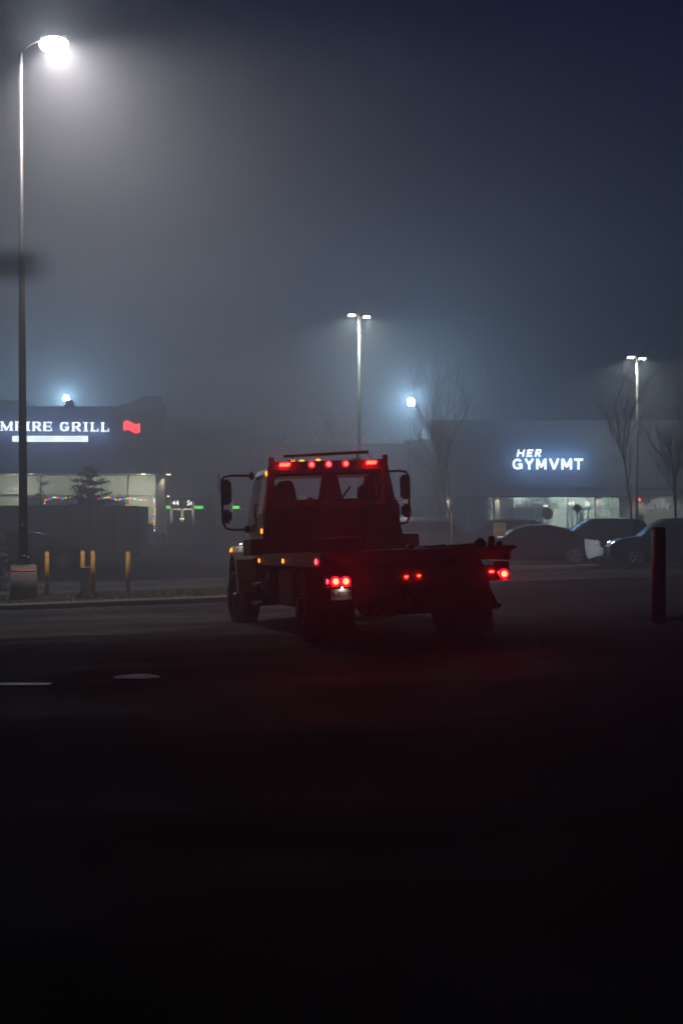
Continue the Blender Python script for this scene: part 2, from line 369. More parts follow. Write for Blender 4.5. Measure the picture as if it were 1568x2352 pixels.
# bed: deck plate, side rails, tail
b = MB()
b.b2(-1.24, 1.24, .3, 5.68, 1.16, 1.20)
b.prism([(-1.25, 0.02, 1.235), (1.25, 0.02, 1.235), (1.25, 0.02, 1.20), (.97, 0.02, 1.065), (.45, .02, 1.065), (.45, .02, 1.10), (-.45, .02, 1.10), (-.45, .02, 1.065), (-.97, 0.02, 1.065), (-1.25, 0.02, 1.20)], (0, .55, 0), .006)
for y in [.9+i*.55 for i in range(9)]: b.b2(-1.2, 1.2, y-.04, y+.04, 1.06, 1.16)
b.b2(-.8, -.62, .2, 5.6, .99, 1.15, .01); b.b2(.58, .76, .2, 5.6, .985, 1.15, .01)
bed = b.build('deck', M['truck_red'], T)
for sx in (-1, 1):
    b = MB(); b.b2(sx*1.225, sx*1.275, .36, 5.66, 1.045, 1.215, .012)
    b.b2(sx*1.17, sx*1.225, .36, 5.66, 1.175, 1.225)
    for y in (1.5, 2.3, 3.9, 4.7): b.box((sx*1.277, y, 1.13), (.006, .10, .06))
    b.build('side_rail', M['rail'], T)
# markers on left rail: amber, amber, red
for y, k, nm in ((5.62, 'amber', 'marker_lamp'), (3.24, 'amber', 'marker_lamp'), (.62, 'red_small', 'marker_lamp')):
    b = MB(); b.ball((-1.28, y, 1.115), .045, (.35, 1.0, .8)); b.build(nm, M[k], T)
for y, k in ((5.62, 'amber'), (3.24, 'amber'), (.62, 'red_small')):
    b = MB(); b.ball((1.28, y, 1.115), .045, (.35, 1.0, .8)); b.build('marker_lamp', M[k], T)
# deck hardware
b = MB()
b.b2(-.35, .25, 4.9, 5.5, 1.2, 1.42, .03); b.cyl((-.45, 5.2, 1.33), (.35, 5.2, 1.33), .13)
b.build('winch', M['truck_black'], T)
b = MB(); b.cyl((-.02, .55, 1.235), (-.02, .6, 1.27), .05); b.cyl((.12, 1.0, 1.22), (.55, .9, 1.25), .03); b.cyl((.86, .5, 1.23), (.9, .4, 1.285), .07); b.ball((1.12, .35, 1.25), .05)
b.box((1.0, .3, 1.30), (.08, .06, .13), (0, .15, 0), .012); b.box((1.06, .3, 1.235), (.22, .03, .02), (0, .1, 0))
b.tube([(.15, 1.3, 1.23), (.3, 1.1, 1.25), (.5, 1.0, 1.24), (.7, .7, 1.25), (.85, .5, 1.26)], .022)
b.build('tie_down_hooks', M['truck_black'], T)
# headboard
b = MB(); y0, y1 = 5.72, 5.80
b.prism([(-1.07, y0, 2.60), (-1.02, y0, 2.73), (.955, y0, 2.735), (.99, y0, 2.56)], (0, .06, 0), .004)     # top beam
b.prism([(-1.21, y0, 1.22), (-1.07, y0, 1.22), (-.94, y0, 2.6), (-1.045, y0, 2.62)], (0, .08, 0), .006)
b.prism([(.93, y0, 1.22), (1.23, y0, 1.22), (.975, y0, 2.62), (.87, y0, 2.6)], (0, .08, 0), .006)
b.b2(-1.1, 1.15, y0+.01, y1-.01, 1.22, 1.98)
b.prism([(1.1, y0, 1.22), (1.47, y0, 1.22), (1.46, y0, 1.465), (1.1, y0, 1.47)], (0, .45, 0), .01)
b.prism([(-1.40, y0, 1.20), (-1.1, y0, 1.20), (-1.1, y0, 1.47), (-1.39, y0, 1.47)], (0, .9, 0), .01)
for x0, x1 in ((-1.035, -.95), (.90, .98)): b.b2(x0, x1, y0, y1, 2.7, 2.81, .006)
for x in (-.55, 0, .55): b.b2(x-.03, x+.03, y0-.02, y0+.01, 1.24, 1.96)
b.b2(-1.06, 1.12, y0-.03, y0+.01, 1.93, 1.99)
b.build('headboard', M['truck_head'], T)
b = MB(); b.b2(-.62, .0, y0-.035, y0-.012, 1.995, 2.05, .004); b.b2(-.42, -.33, y0-.02, y0+.01, 2.03, 2.13); b.build('headboard_bracket', M['rail'], T)
# headboard lamps
def disc(c, r, mt, name, par, n=28):
    b = MB(); b.cyl((c[0], c[1]+.035, c[2]), (c[0], c[1]+.012, c[2]), r*1.5, n=n); o = b.build(name, M['red_bloom'], par)
    b = MB(); b.ball((c[0], c[1], c[2]), r*.86, (1, .6, 1), 20, 12); b.build('lamp_core', mt, o)
    b = MB(); b.cyl((c[0], c[1]+.05, c[2]), (c[0], c[1]+.03, c[2]), r*1.62, n=n); b.build('bezel', M['plastic'], o); return o
for x in (-.338, -.051, .239): disc((x, 5.64, 2.668), .042, M['red_mid'], 'work_lamp', T)
for x0 in (-.785, .68):
    b = MB(); b.b2(x0-.105, x0+.105, 5.68, 5.72, 2.638, 2.718, .018); h = b.build('strobe_housing', M['red_bloom'], T)  # housing itself glows in place of the strobe's bloom
    b = MB()
    for k in range(-2, 3):
        b.ball((x0+k*.034-.006, 5.665, 2.664), .0165, (1, .5, 1)); b.ball((x0+k*.034+.006, 5.665, 2.692), .0165, (1, .5, 1))
    b.build('strobe_lamp', M['red_mid'], h)
for x, y, z in ((-.594, 5.95, 2.765), (-.276, 6.9, 2.81), (.015, 6.9, 2.82)):
    b = MB(); b.ball((x, y, z), .045, (1, .6, .45)); b.build('roof_marker_lamp', M['amber'], T)
# light bar on roof
b = MB(); b.cyl((-.76, 5.92, 2.835), (.69, 5.92, 2.872), .026, n=12); lb = b.build('light_bar', M['plastic'], T)
for x in (-.60, .50):
    b = MB(); b.cyl((x, 5.92, 2.76), (x, 5.92, 2.85), .013, n=8); b.b2(x-.08, x+.06, 5.90, 5.94, 2.755, 2.772); b.build('light_bar_mount', M['plastic'], T)
b = MB(); b.tube([(.66, 5.92, 2.86), (.68, 5.9, 2.81), (.73, 5.88, 2.78), (.74, 5.86, 2.74)], .007, 6); b.build('light_bar_cable', M['plastic'], T)
# cab shell (hollow, glass all round)
b = MB(); cx0, cx1 = -1.10, 1.12; yb, yf = 5.98, 7.75
def cabring(y, zt, wt, wb, zb=1.25, zm=1.95):
    return [(-wb, y, zb), (-wb-.0, y, zm), (-wt, y, zt-.10), (-wt+.12, y, zt), (wt-.12, y, zt), (wt, y, zt-.10), (wb, y, zm), (wb, y, zb)]
# roof
b.prism([(-1.03, yb, 2.56), (-.98, yb, 2.66), (-.86, yb, 2.70), (.86, yb, 2.70), (.98, yb, 2.66), (1.03, yb, 2.56)], (0, 1.5, 0), .01)
b.prism([(-1.0, yb+1.5, 2.56), (-.85, yb+1.5, 2.68), (.85, yb+1.5, 2.68), (1.0, yb+1.5, 2.56)], (0, .25, -.03), .01)
# rear wall with window opening
for (x0, x1, z0, z1) in ((-1.1, 1.1, 1.15, 2.10), (-1.03, 1.03, 2.50, 2.60)): b.b2(x0, x1, yb, yb+.06, z0, z1)
b.prism([(-1.1, yb, 2.1), (-.90, yb, 2.1), (-.935, yb, 2.5), (-1.04, yb, 2.5)], (0, .06, 0)); b.prism([(1.1, yb, 2.1), (.84, yb, 2.1), (.79, yb, 2.5), (1.04, yb, 2.5)], (0, .06, 0))
# side walls, pillars
for s in (-1, 1):
    b.prism([(s*1.10, yb, 1.15), (s*1.10, 7.95, 1.15), (s*1.14, 7.95, 1.62), (s*1.14, yb, 1.9)], (-s*.05, 0, 0))
    b.prism([(s*1.14, yb+.0, 1.9), (s*1.14, yb+.55, 1.9), (s*1.02, yb+.50, 2.6), (s*1.02, yb, 2.6)], (-s*.05, 0, 0))
    b.prism([(s*1.13, 7.72, 1.62), (s*1.13, 7.86, 1.62), (s*1.0, 7.55, 2.6), (s*1.0, 7.42, 2.6)], (-s*.05, 0, 0))
    b.prism([(s*1.14, yb, 1.62), (s*1.14, 7.95, 1.62), (s*1.14, 7.86, 1.68), (s*1.14, yb, 1.92)], (-s*.05, 0, 0))
b.b2(-1.08, 1.08, 7.86, 7.95, 1.15, 1.75)
b.prism([(-1.0, 7.95, 1.2), (1.0, 7.95, 1.2), (.92, 7.95, 1.66), (-.92, 7.95, 1.66)], (0, 1.5, -.12), .04)
cabo = b.build('cab', M['cab_white'], T)
b = MB(); b.prism([(-.90, yb-.015, 2.10), (.84, yb-.015, 2.105), (.80, yb-.015, 2.47), (.74, yb-.015, 2.50), (-.87, yb-.015, 2.50), (-.93, yb-.015, 2.46)], (0, .012, 0))
b.build('rear_window', M['cab_glass'], T)
def frame(poly, w, y, name, m, par, d=.03):
    b = MB(); c = Vector((sum(p[0] for p in poly)/len(poly), 0, sum(p[1] for p in poly)/len(poly))); n = len(poly)
    for i in range(n):
        p = Vector((poly[i][0], 0, poly[i][1])); q = Vector((poly[(i+1) % n][0], 0, poly[(i+1) % n][1]))
        def off(a):
            dd = (a-c); s_ = 1 if True else 0
            return a+Vector((math.copysign(w, dd.x), 0, math.copysign(w, dd.z)))
        po, qo = off(p), off(q)
        b.prism([(p.x, y, p.z), (q.x, y, q.z), (qo.x, y, qo.z), (po.x, y, po.z)], (0, d, 0))
    return b.build(name, m, par)
frame([(-.86, 2.10), (.79, 2.10), (.84, 2.15), (.80, 2.45), (.74, 2.50), (-.87, 2.50), (-.93, 2.45), (-.91, 2.15)], .045, yb-.03, 'rear_window_seal', M['plastic'], T)
b = MB(); b.prism([(-1.0, 7.83, 1.72), (1.0, 7.83, 1.72), (.92, 7.52, 2.54), (-.92, 7.52, 2.54)], (0, .012, 0)); b.build('windshield', M['cab_glass'], T)
for s in (-1, 1):
    b = MB(); b.prism([(s*1.135, yb+.56, 1.93), (s*1.135, 7.70, 1.72), (s*1.01, 7.42, 2.52), (s*1.02, yb+.52, 2.55)], (-s*.01, 0, 0)); b.build('door_window', M['cab_glass'], T)
    b = MB(); b.tube([(s*1.15, yb+.25, 2.05), (s*1.23, yb+.25, 2.05), (s*1.23, yb+.25, 1.82), (s*1.15, yb+.25, 1.82)], .016, 8); b.build('grab_handle', M['plastic'], T)
# dark trim on left cab side (window frame)
b = MB(); b.prism([(-1.155, 6.65, 1.75), (-1.155, 7.75, 1.62), (-1.04, 7.5, 2.5), (-1.05, 6.6, 2.5)], (-.012, 0, 0)); b.build('door_trim', M['plastic'], T)
for (x, y, z) in ((-1.045, 6.02, 2.56), (-1.16, 6.02, 1.60)):
    b = MB(); b.ball((x, y, z), .045, (.45, .4, 1)); b.build('marker_lamp', M['amber'], T)
b = MB(); b.ball((-1.10, 6.02, 2.09), .022, (.4, .4, 1)); b.build('marker_lamp', M['amber'], T)
# seats and wheel-side silhouettes
def seat(x, w, name, z1, hw):
    b = MB(); b.prism([(x-w, 6.5, 1.7), (x+w, 6.5, 1.7), (x+hw*1.15, 6.5, z1-.16), (x+hw*.8, 6.5, z1), (x-hw*.8, 6.5, z1), (x-hw*1.15, 6.5, z1-.16)], (0, .14, 0), .03)
    b.b2(x-w, x+w, 6.5, 7.05, 1.6, 1.75, .04); b.build(name, M['seat'], T)
b = MB(); b.prism([(-1.0, 6.55, 1.7), (-.38, 6.55, 1.7), (-.47, 6.55, 2.28), (-.5, 6.55, 2.42), (-.56, 6.55, 2.46), (-.72, 6.55, 2.45), (-.80, 6.55, 2.36), (-.90, 6.55, 2.27)], (0, .16, 0), .02)
b.b2(-.95, -.4, 6.5, 7.05, 1.6, 1.75, .04); b.build('driver_seat', M['seat'], T)
seat(.14, .29, 'middle_seat', 2.58, .13)
b = MB(); b.prism([(.64, 6.55, 1.7), (1.0, 6.55, 1.7), (1.0, 6.55, 2.52), (.78, 6.55, 2.5), (.78, 6.55, 2.36), (.64, 6.55, 2.3)], (0, .16, 0), .02); b.build('passenger_seat', M['seat'], T)
b = MB(); b.tube([(.34, 6.9, 2.05), (.58, 6.95, 2.34)], .018, 8); b.build('gear_lever', M['seat'], T)
# mirrors
for s, ox in ((-1, 0.0), (1, .16)):
    X = lambda v: s*(v)+ox*(1 if s > 0 else 0)
    b = MB(); b.tube([(s*1.06, 7.5, 2.60), (X(1.45), 7.5, 2.62), (X(1.57), 7.5, 2.60), (X(1.61), 7.5, 2.55), (X(1.615), 7.5, 2.1), (X(1.61), 7.5, 1.78), (X(1.56), 7.5, 1.69), (X(1.48), 7.5, 1.665), (s*1.16, 7.55, 1.65)], .022, 8)
    b.box((s*1.08, 7.5, 2.60), (.08, .12, .14), None, .02); b.box((s*1.18, 7.55, 1.66), (.10, .12, .13), None, .02)
    if s < 0: b.tube([(-1.66, 7.5, 2.66), (-1.67, 7.5, 2.5), (-1.68, 7.5, 2.38), (-1.66, 7.5, 2.33)], .008, 6)
    arm = b.build('mirror_arm', M['plastic'], T)
    b = MB(); b.box((X(1.545), 7.47, 2.325), (.19, .08, .45), None, .04); h = b.build('mirror_head', M['plastic'], T)
    b = MB(); b.box((X(1.545), 7.425, 2.325), (.13, .01, .36), None, .004); b.build('mirror_glass', M['mirror'], h)
    b = MB(); b.box((X(1.545), 7.47, 1.90), (.19, .09, .25), None, .05); h = b.build('convex_mirror_head', M['plastic'], T)
    b = MB(); b.ball((X(1.545), 7.425, 1.90), .08, (1, .25, 1.2)); b.build('mirror_glass', M['mirror'], h)
# front fender, turned front wheels
def wheel(name, c, r, w, yaw, dual=False, tread=True):
    cx_, cy_, cz_ = c; mt = Matrix.Translation(c) @ Matrix.Rotation(yaw, 4, 'Z')
    b = MB(); n = 44
    prof = [(-w/2, r*.62), (-w/2, r*.88), (-w/2+.03, r*.98), (-w/6, r), (w/6, r), (w/2-.03, r*.98), (w/2, r*.88), (w/2, r*.62)]
    rings = []
    for i in range(n):
        a = 2*math.pi*i/n; k = 1.0 if (not tread or i % 2) else 1.018
        rings.append([b.bm.verts.new((px, math.cos(a)*pr*(k if pr > r*.95 else 1), math.sin(a)*pr*(k if pr > r*.95 else 1))) for px, pr in prof])
    for i in range(n):
        A, B = rings[i], rings[(i+1) % n]
        for k in range(len(prof)-1): b.bm.faces.new((A[k], A[k+1], B[k+1], B[k]))
    b.bm.transform(mt); o = b.build(name, M['rubber'], T)
    b = MB(); s = -1 if cx_ < 0 else 1
    b.cyl((s*(w/2-.02), 0, 0), (-s*(w/2-.05), 0, 0), r*.62, r*.62, 28); b.cyl((s*(w/2-.02), 0, 0), (s*(w/2+.05), 0, 0), r*.25, r*.18, 16)
    for k in range(8):
        a = k*math.pi/4; b.cyl((s*(w/2-.02), math.cos(a)*r*.38, math.sin(a)*r*.38), (s*(w/2+.01), math.cos(a)*r*.38, math.sin(a)*r*.38), .02, n=8)
    b.bm.transform(mt); b.build('rim', M['tank'], o)
    return o
wheel('wheel', (-1.22, 8.1, .42), .52, .30, R(12)); wheel('wheel', (1.12, 8.1, .50), .52, .30, R(12))
for s in (-1, 1):
    for dx in (1.14, .82): wheel('wheel', (s*dx, 1.9, .50), .50, .27, 0)
    b = MB(); dxx = 0 if s > 0 else -.06
    pts = []
    cxm = 8.05
    arc_o = [(cxm+math.cos(a)*.70, .55+math.sin(a)*.82) for a in [math.pi*k/12 for k in range(0, 13)]]
    arc_i = [(cxm+math.cos(a)*.58, .55+math.sin(a)*.68) for a in [math.pi*k/12 for k in range(12, -1, -1)]]
    xo = s*1.12
    for (A, B, C, Dd) in zip(arc_o, arc_o[1:], arc_i[::-1][1:], arc_i[::-1]):
        b.prism([(s*.95, A[0], A[1]), (s*.95, B[0], B[1]), (s*.95, C[0], C[1]), (s*.95, Dd[0], Dd[1])], (s*(.36 if s > 0 else .46), 0, 0))
    b.prism([(s*.55, 7.4, .75), (s*.55, 8.8, .75), (s*.55, 8.8, 1.45), (s*.55, 7.4, 1.45)], (s*.42, 0, 0), .05)
    b.build('fender', M['cab_white'], T)
b = MB(); b.ball((-1.42, 8.0, 1.31), .045, (.5, .5, 1.2), rot=(0, R(35), 0)); b.build('marker_lamp', M['amber'], T)
b = MB(); b.ball((-1.26, 7.9, 1.405), .018, (1.5, .6, .6), rot=(0, R(-20), 0)); b.build('fender_white_dot', M['white_led'], T)  # small emissive white dots on the fender
b = MB(); b.ball((-1.19, 7.9, 1.43), .010, (1.2, .6, .6)); b.build('fender_white_dot', M['white_led'], T)
# side boxes, tank, steps
b = MB(); b.b2(-1.14, -.55, 3.3, 4.6, .42, .98, .03); b.build('tool_box', M['tank'], T)
b = MB(); b.cyl((-.85, 5.0, .72), (-.85, 6.4, .72), .31, n=28)
b.b2(-1.17, -.53, 5.2, 5.25, .40, 1.03); b.b2(-1.17, -.53, 6.15, 6.2, .40, 1.03); b.build('fuel_tank', M['tank'], T)
b = MB(); b.b2(-1.20, -.85, 6.5, 7.3, .34, .40); b.b2(-1.18, -.9, 6.5, 7.3, .66, .72); b.b2(-1.1, -.9, 6.45, 6.5, .34, 1.15); b.b2(-1.1, -.9, 7.3, 7.35, .34, 1.15); b.build('cab_step', M['tank'], T)
b = MB(); b.b2(.55, 1.14, 3.3, 4.6, .42, .98, .03); b.build('tool_box', M['tank'], T)
b = MB(); b.cyl((.85, 5.0, .72), (.85, 6.4, .72), .31, n=28); b.build('fuel_tank', M['tank'], T)
# rear axle, diff, springs
b = MB(); b.cyl((-.8, 1.9, .50), (.8, 1.9, .50), .08, n=14); b.ball((0, 1.9, .52), .24, (1, .9, .95)); b.cyl((0, 2.1, .55), (0, 5.5, .75), .05, n=10)
for sx in (-.5, .5): b.b2(sx-.05, sx+.05, 1.2, 2.7, .6, .68); 
b.build('rear_axle', M['truck_black'], T)
b = MB(); b.cyl((-.9, 8.1, .48), (.9, 8.1, .48), .06, n=12); b.b2(-.3, .3, 7.3, 9.3, .45, .75, .03); b.build('front_axle', M['truck_black'], T)
# rear fenders (half-round guards) and flaps
for s in (-1, 1):
    b = MB(); pr = []
    for k in range(0, 9):
        a = math.pi*(.04+.92*k/8); pr.append((1.9+math.cos(a)*.58, .5+math.sin(a)*.56))
    for A, B in zip(pr, pr[1:]):
        b.prism([(s*.66, A[0], A[1]), (s*.66, B[0], B[1]), (s*.66, B[0], B[1]+.015), (s*.66, A[0], A[1]+.015)], (s*.62, 0, 0))
    b.build('rear_fender', M['truck_black'], T)
b = MB(); b.b2(.76, 1.27, 1.22, 1.235, .05, .62, .003); b.build('mud_flap', M['flap'], T)
b = MB(); b.b2(-1.30, -.66, 1.22, 1.235, .10, .72, .003); b.build('mud_flap', M['truck_black'], T)
# underlift, tail bracket, jack legs
b = MB()
b.b2(-1.29, -.92, .02, .10, .80, .95, .01); b.b2(-.95, .76, .02, .18, .68, .99, .01)
b.b2(.74, 1.135, .02, .10, .79, .985, .01); b.b2(.95, 1.14, .02, .09, .97, 1.035, .006); b.b2(.72, .862, .02, .14, .665, .84, .008)
b.b2(-.02, .33, .05, .3, .98, 1.08); b.b2(.42, .76, .05, .3, .98, 1.08); b.b2(-.9, -.05, .05, .3, .98, 1.08)
b.build('tail_bracket', M['truck_black'], T)
b = MB(); b.box((.905, .1, .565), (.085, .07, .29), (0, R(-25), 0), .01); b.box((.98, .10, .455), (.10, .09, .05), (0, R(-25), 0), .01); b.build('stabiliser_leg', M['truck_black'], T)
b = MB(); b.box((-.2, -.1, .55), (.16, .5, .16), None, .02); b.b2(-.45, .35, -.2, -.05, .42, .52, .02); b.b2(-.3, -.1, .0, .2, .55, .8); b.build('wheel_lift', M['truck_black'], T)
# tail lamps
for x, z in ((-1.158, .865), (-1.03, .862)): disc((x, -.03, z), .046, M['red_big'], 'tail_lamp', T)
disc((1.052, -.03, .871), .046, M['red_big'], 'tail_lamp', T)
b = MB(); b.cyl((1.0, .0, .885), (1.0, -.012, .885), .022, n=16); b.build('tail_lamp', M['red_mid'], T)
b = MB(); b.ball((-1.262, -.01, .869), .026, (.5, .5, 1.15)); b.build('marker_lamp', M['red_small'], T)
for x, z in ((-.238, .886), (-.073, .893)):
    b = MB(); b.ball((x, .0, z), .022, (1.1, .5, .6), rot=(0, R(-8), 0)); b.build('marker_lamp', M['red_mid'], T)
b = MB(); b.ball((.893, .0, .905), .027, (1.25, .5, .5)); b.build('marker_lamp', M['red_mid'], T)
b = MB(); b.b2(-1.30, -.95, -.17, .02, .800, .806); b.build('light_blocking_shelf', M['truck_black'], T)  # thin shelves added to keep the red lamp light off the ground
b = MB(); b.b2(.84, 1.135, -.17, .02, .790, .796); b.build('light_blocking_shelf', M['truck_black'], T)
b = MB(); b.b2(-.30, -.02, -.12, .0, .848, .853); b.build('light_blocking_shelf', M['truck_black'], T)
# plate
b = MB(); b.box((-1.09, -.005, .70), (.262, .008, .142), None, .003); pl = b.build('number_plate', M['plate'], T)
text('plate_number', 'A-8551', (-1.10, -.012, .700), .088, M['ink'], pl, .001, sx=.86)
text('plate_number', '0', (-.975, -.012, .700), .088, M['ink'], pl, .001, sx=.86)
for x in (-1.09-.10, -1.09+.09):
    for z in (.634, .766):
        b = MB(); b.cyl((x, -.02, z), (x, -.004, z), .011, n=8); b.build('plate_bolt', M['plastic'], pl)
b = MB(); b.ball((-1.079, -.022, .783), .012, (1, 1, .9)); pll = b.build('plate_lamp', M['white_led'], T)
lamp('SPOT', 'plate_lamp_light', (-1.079, -.05, .79), .22, (1, .93, .78), T, .01, (-1.079+.0, .02, .66), R(150), .8)
b = MB(); b.prism([(-.425, .0, .80), (-.405, .0, .84), (-.39, .0, .80), (-.405, .0, .75)], (0, .004, 0)); b.build('reflector', M['tail_off'], T)

# ------------------------------------------------------------------ street lamps
def tall_lamp():
    D = 36; p = at(54, 1370, D); g = G(p.x, D)+.13; base = Vector((p.x, D, g))
    t = empty('street_lamp', base, label='tallest street lamp, dark pole on round concrete foot with orange band, blazing head', cat='street lamp', group='parking lot street lamps')
    b = MB(); b.cyl((0, 0, -.2), (0, 0, .86), .325, n=40); b.cyl((0, 0, .86), (0, 0, .885), .325, .30, n=40); b.build('concrete_foot', M['concrete'], t)
    b = MB(); b.cyl((0, 0, .715), (0, 0, .765), .329, n=40); b.build('reflective_band', M['orange_tape'], t)
    b = MB(); b.cyl((0, 0, .885), (0, 0, 1.0), .21, .17, 6); b.cyl((0, 0, 1.0), (0, 0, 1.08), .17, .12, 6); b.ball((.02, -.1, 1.1), .07, (1.3, .7, .5)); b.ball((.13, -.05, 1.03), .07)
    b.build('base_cover', M['plastic'], t)
    H = 13.72
    b = MB(); b.cyl((0, 0, 1.0), (-.08, 0, H), .115, .05, 24); b.tube([(-.08, 0, H-.02), (.15, 0, H+.20), (.45, 0, H+.34)], .022, 8); b.build('pole', M['pole'], t)
    b = MB(); b.b2(-.03, .05, -.122, -.114, 1.62+.23, 1.70+.23); b.build('sticker', M['sticker'], t)
    b = MB(); H += .28; b.b2(.42, 1.12, -.14, .24, H+.06, H+.13, .03); hd = b.build('lamp_head', M['plastic'], t)
    b = MB(); b.ball((.77, -.06, H-.09), .34, (1.06, .62, .60), 28, 16); b.build('lamp_lens', M['lens_main'], hd)
    L0 = Vector((.77, -.02, H-.02))
    lamp('SPOT', 'lamp_light', L0, 8300, (1.0, .87, .77), hd, .12, L0+Vector((.34, .75, -1)), R(176), .42)
    lamp('POINT', 'lamp_light', L0+Vector((0, -.12, -.08)), 130, (1.0, .95, .92), hd, .1)
    return t
tall_lamp()
def double_lamp(u, vtop, D, label, e, head=.62):
    p = at(u, vtop, D); H = p.z-G(p.x, D)
    t = empty('street_lamp', (p.x, D, G(p.x, D)), label=label, cat='street lamp', group='parking lot street lamps')
    b = MB(); b.cyl((0, 0, -.1), (0, 0, .75), .28, n=28); b.build('concrete_foot', M['concrete'], t)
    b = MB(); b.cyl((0, 0, .75), (0, 0, H), .085, .058, 16); b.b2(-.28, .26, -.03, .03, H-.02, H+.04); b.build('pole', M['pole_light'], t)
    for s, dz, dy in ((-1, 0, 0), (1, -.04, .25)):
        b = MB(); x0 = s*.16; x1 = s*(.16+head*.62)
        b.b2(x0, x1, dy-.16, dy+.16, H-.01+dz, H+.07+dz, .02); hd = b.build('lamp_head', M['plastic'], t)
        b = MB(); b.prism([(x0+s*.02, dy-.15, H-.012+dz), (x1-s*.02, dy-.15, H-.012+dz), (x1-s*.02, dy+.15, H-.012+dz), (x0+s*.02, dy+.15, H-.012+dz)], (0, 0, -.05)); b.build('lamp_lens', M['lens_warm'], hd)
        L0 = Vector(((x0+x1)/2, dy, H-.10+dz))
        lamp('SPOT', 'lamp_light', L0, e, (.93, 1.0, .86), hd, .1, L0+Vector((s*.35+.15, .15, -1)), R(150), .5)
    return t
double_lamp(824.5, 722, 62, 'twin-headed street lamp rising just behind the tow truck roof', 1750, .52)
double_lamp(1462.5, 819, 74, 'twin-headed street lamp at the right above the bare trees', 1500, .52)
def flood(u, v, D, label, e, rad, size):
    p = at(u, v, D)
    t = empty('flood_lamp', (p.x, D, 0), label=label, cat='flood lamp', group='blue white floodlights beyond the roofs')
    b = MB(); b.cyl((0, 0, 0), (0, 0, p.z-.1), .08, .05, 14); b.build('pole', M['pole'], t)
    b = MB(); b.box((0, .1, p.z), (.6, .12, .5), None, .04); hd = b.build('lamp_head', M['plastic'], t)
    b = MB(); b.cyl((0, .03, p.z), (0, -.02, p.z), rad, n=24); b.build('lamp_lens', M['lens_blue'], hd)
    lamp('SPOT', 'lamp_light', (0, -.1, p.z), e, (.50, .80, 1.0), hd, .2, (0, -10, p.z-2.2), R(165), .4)
flood(944, 923, 88, 'bright blue-white floodlight on thin pole above the middle roof', 4000, .24, 1)
flood(152, 915, 92, 'blue-white floodlight peeking from behind the restaurant roof vent', 3400, .2, 1)

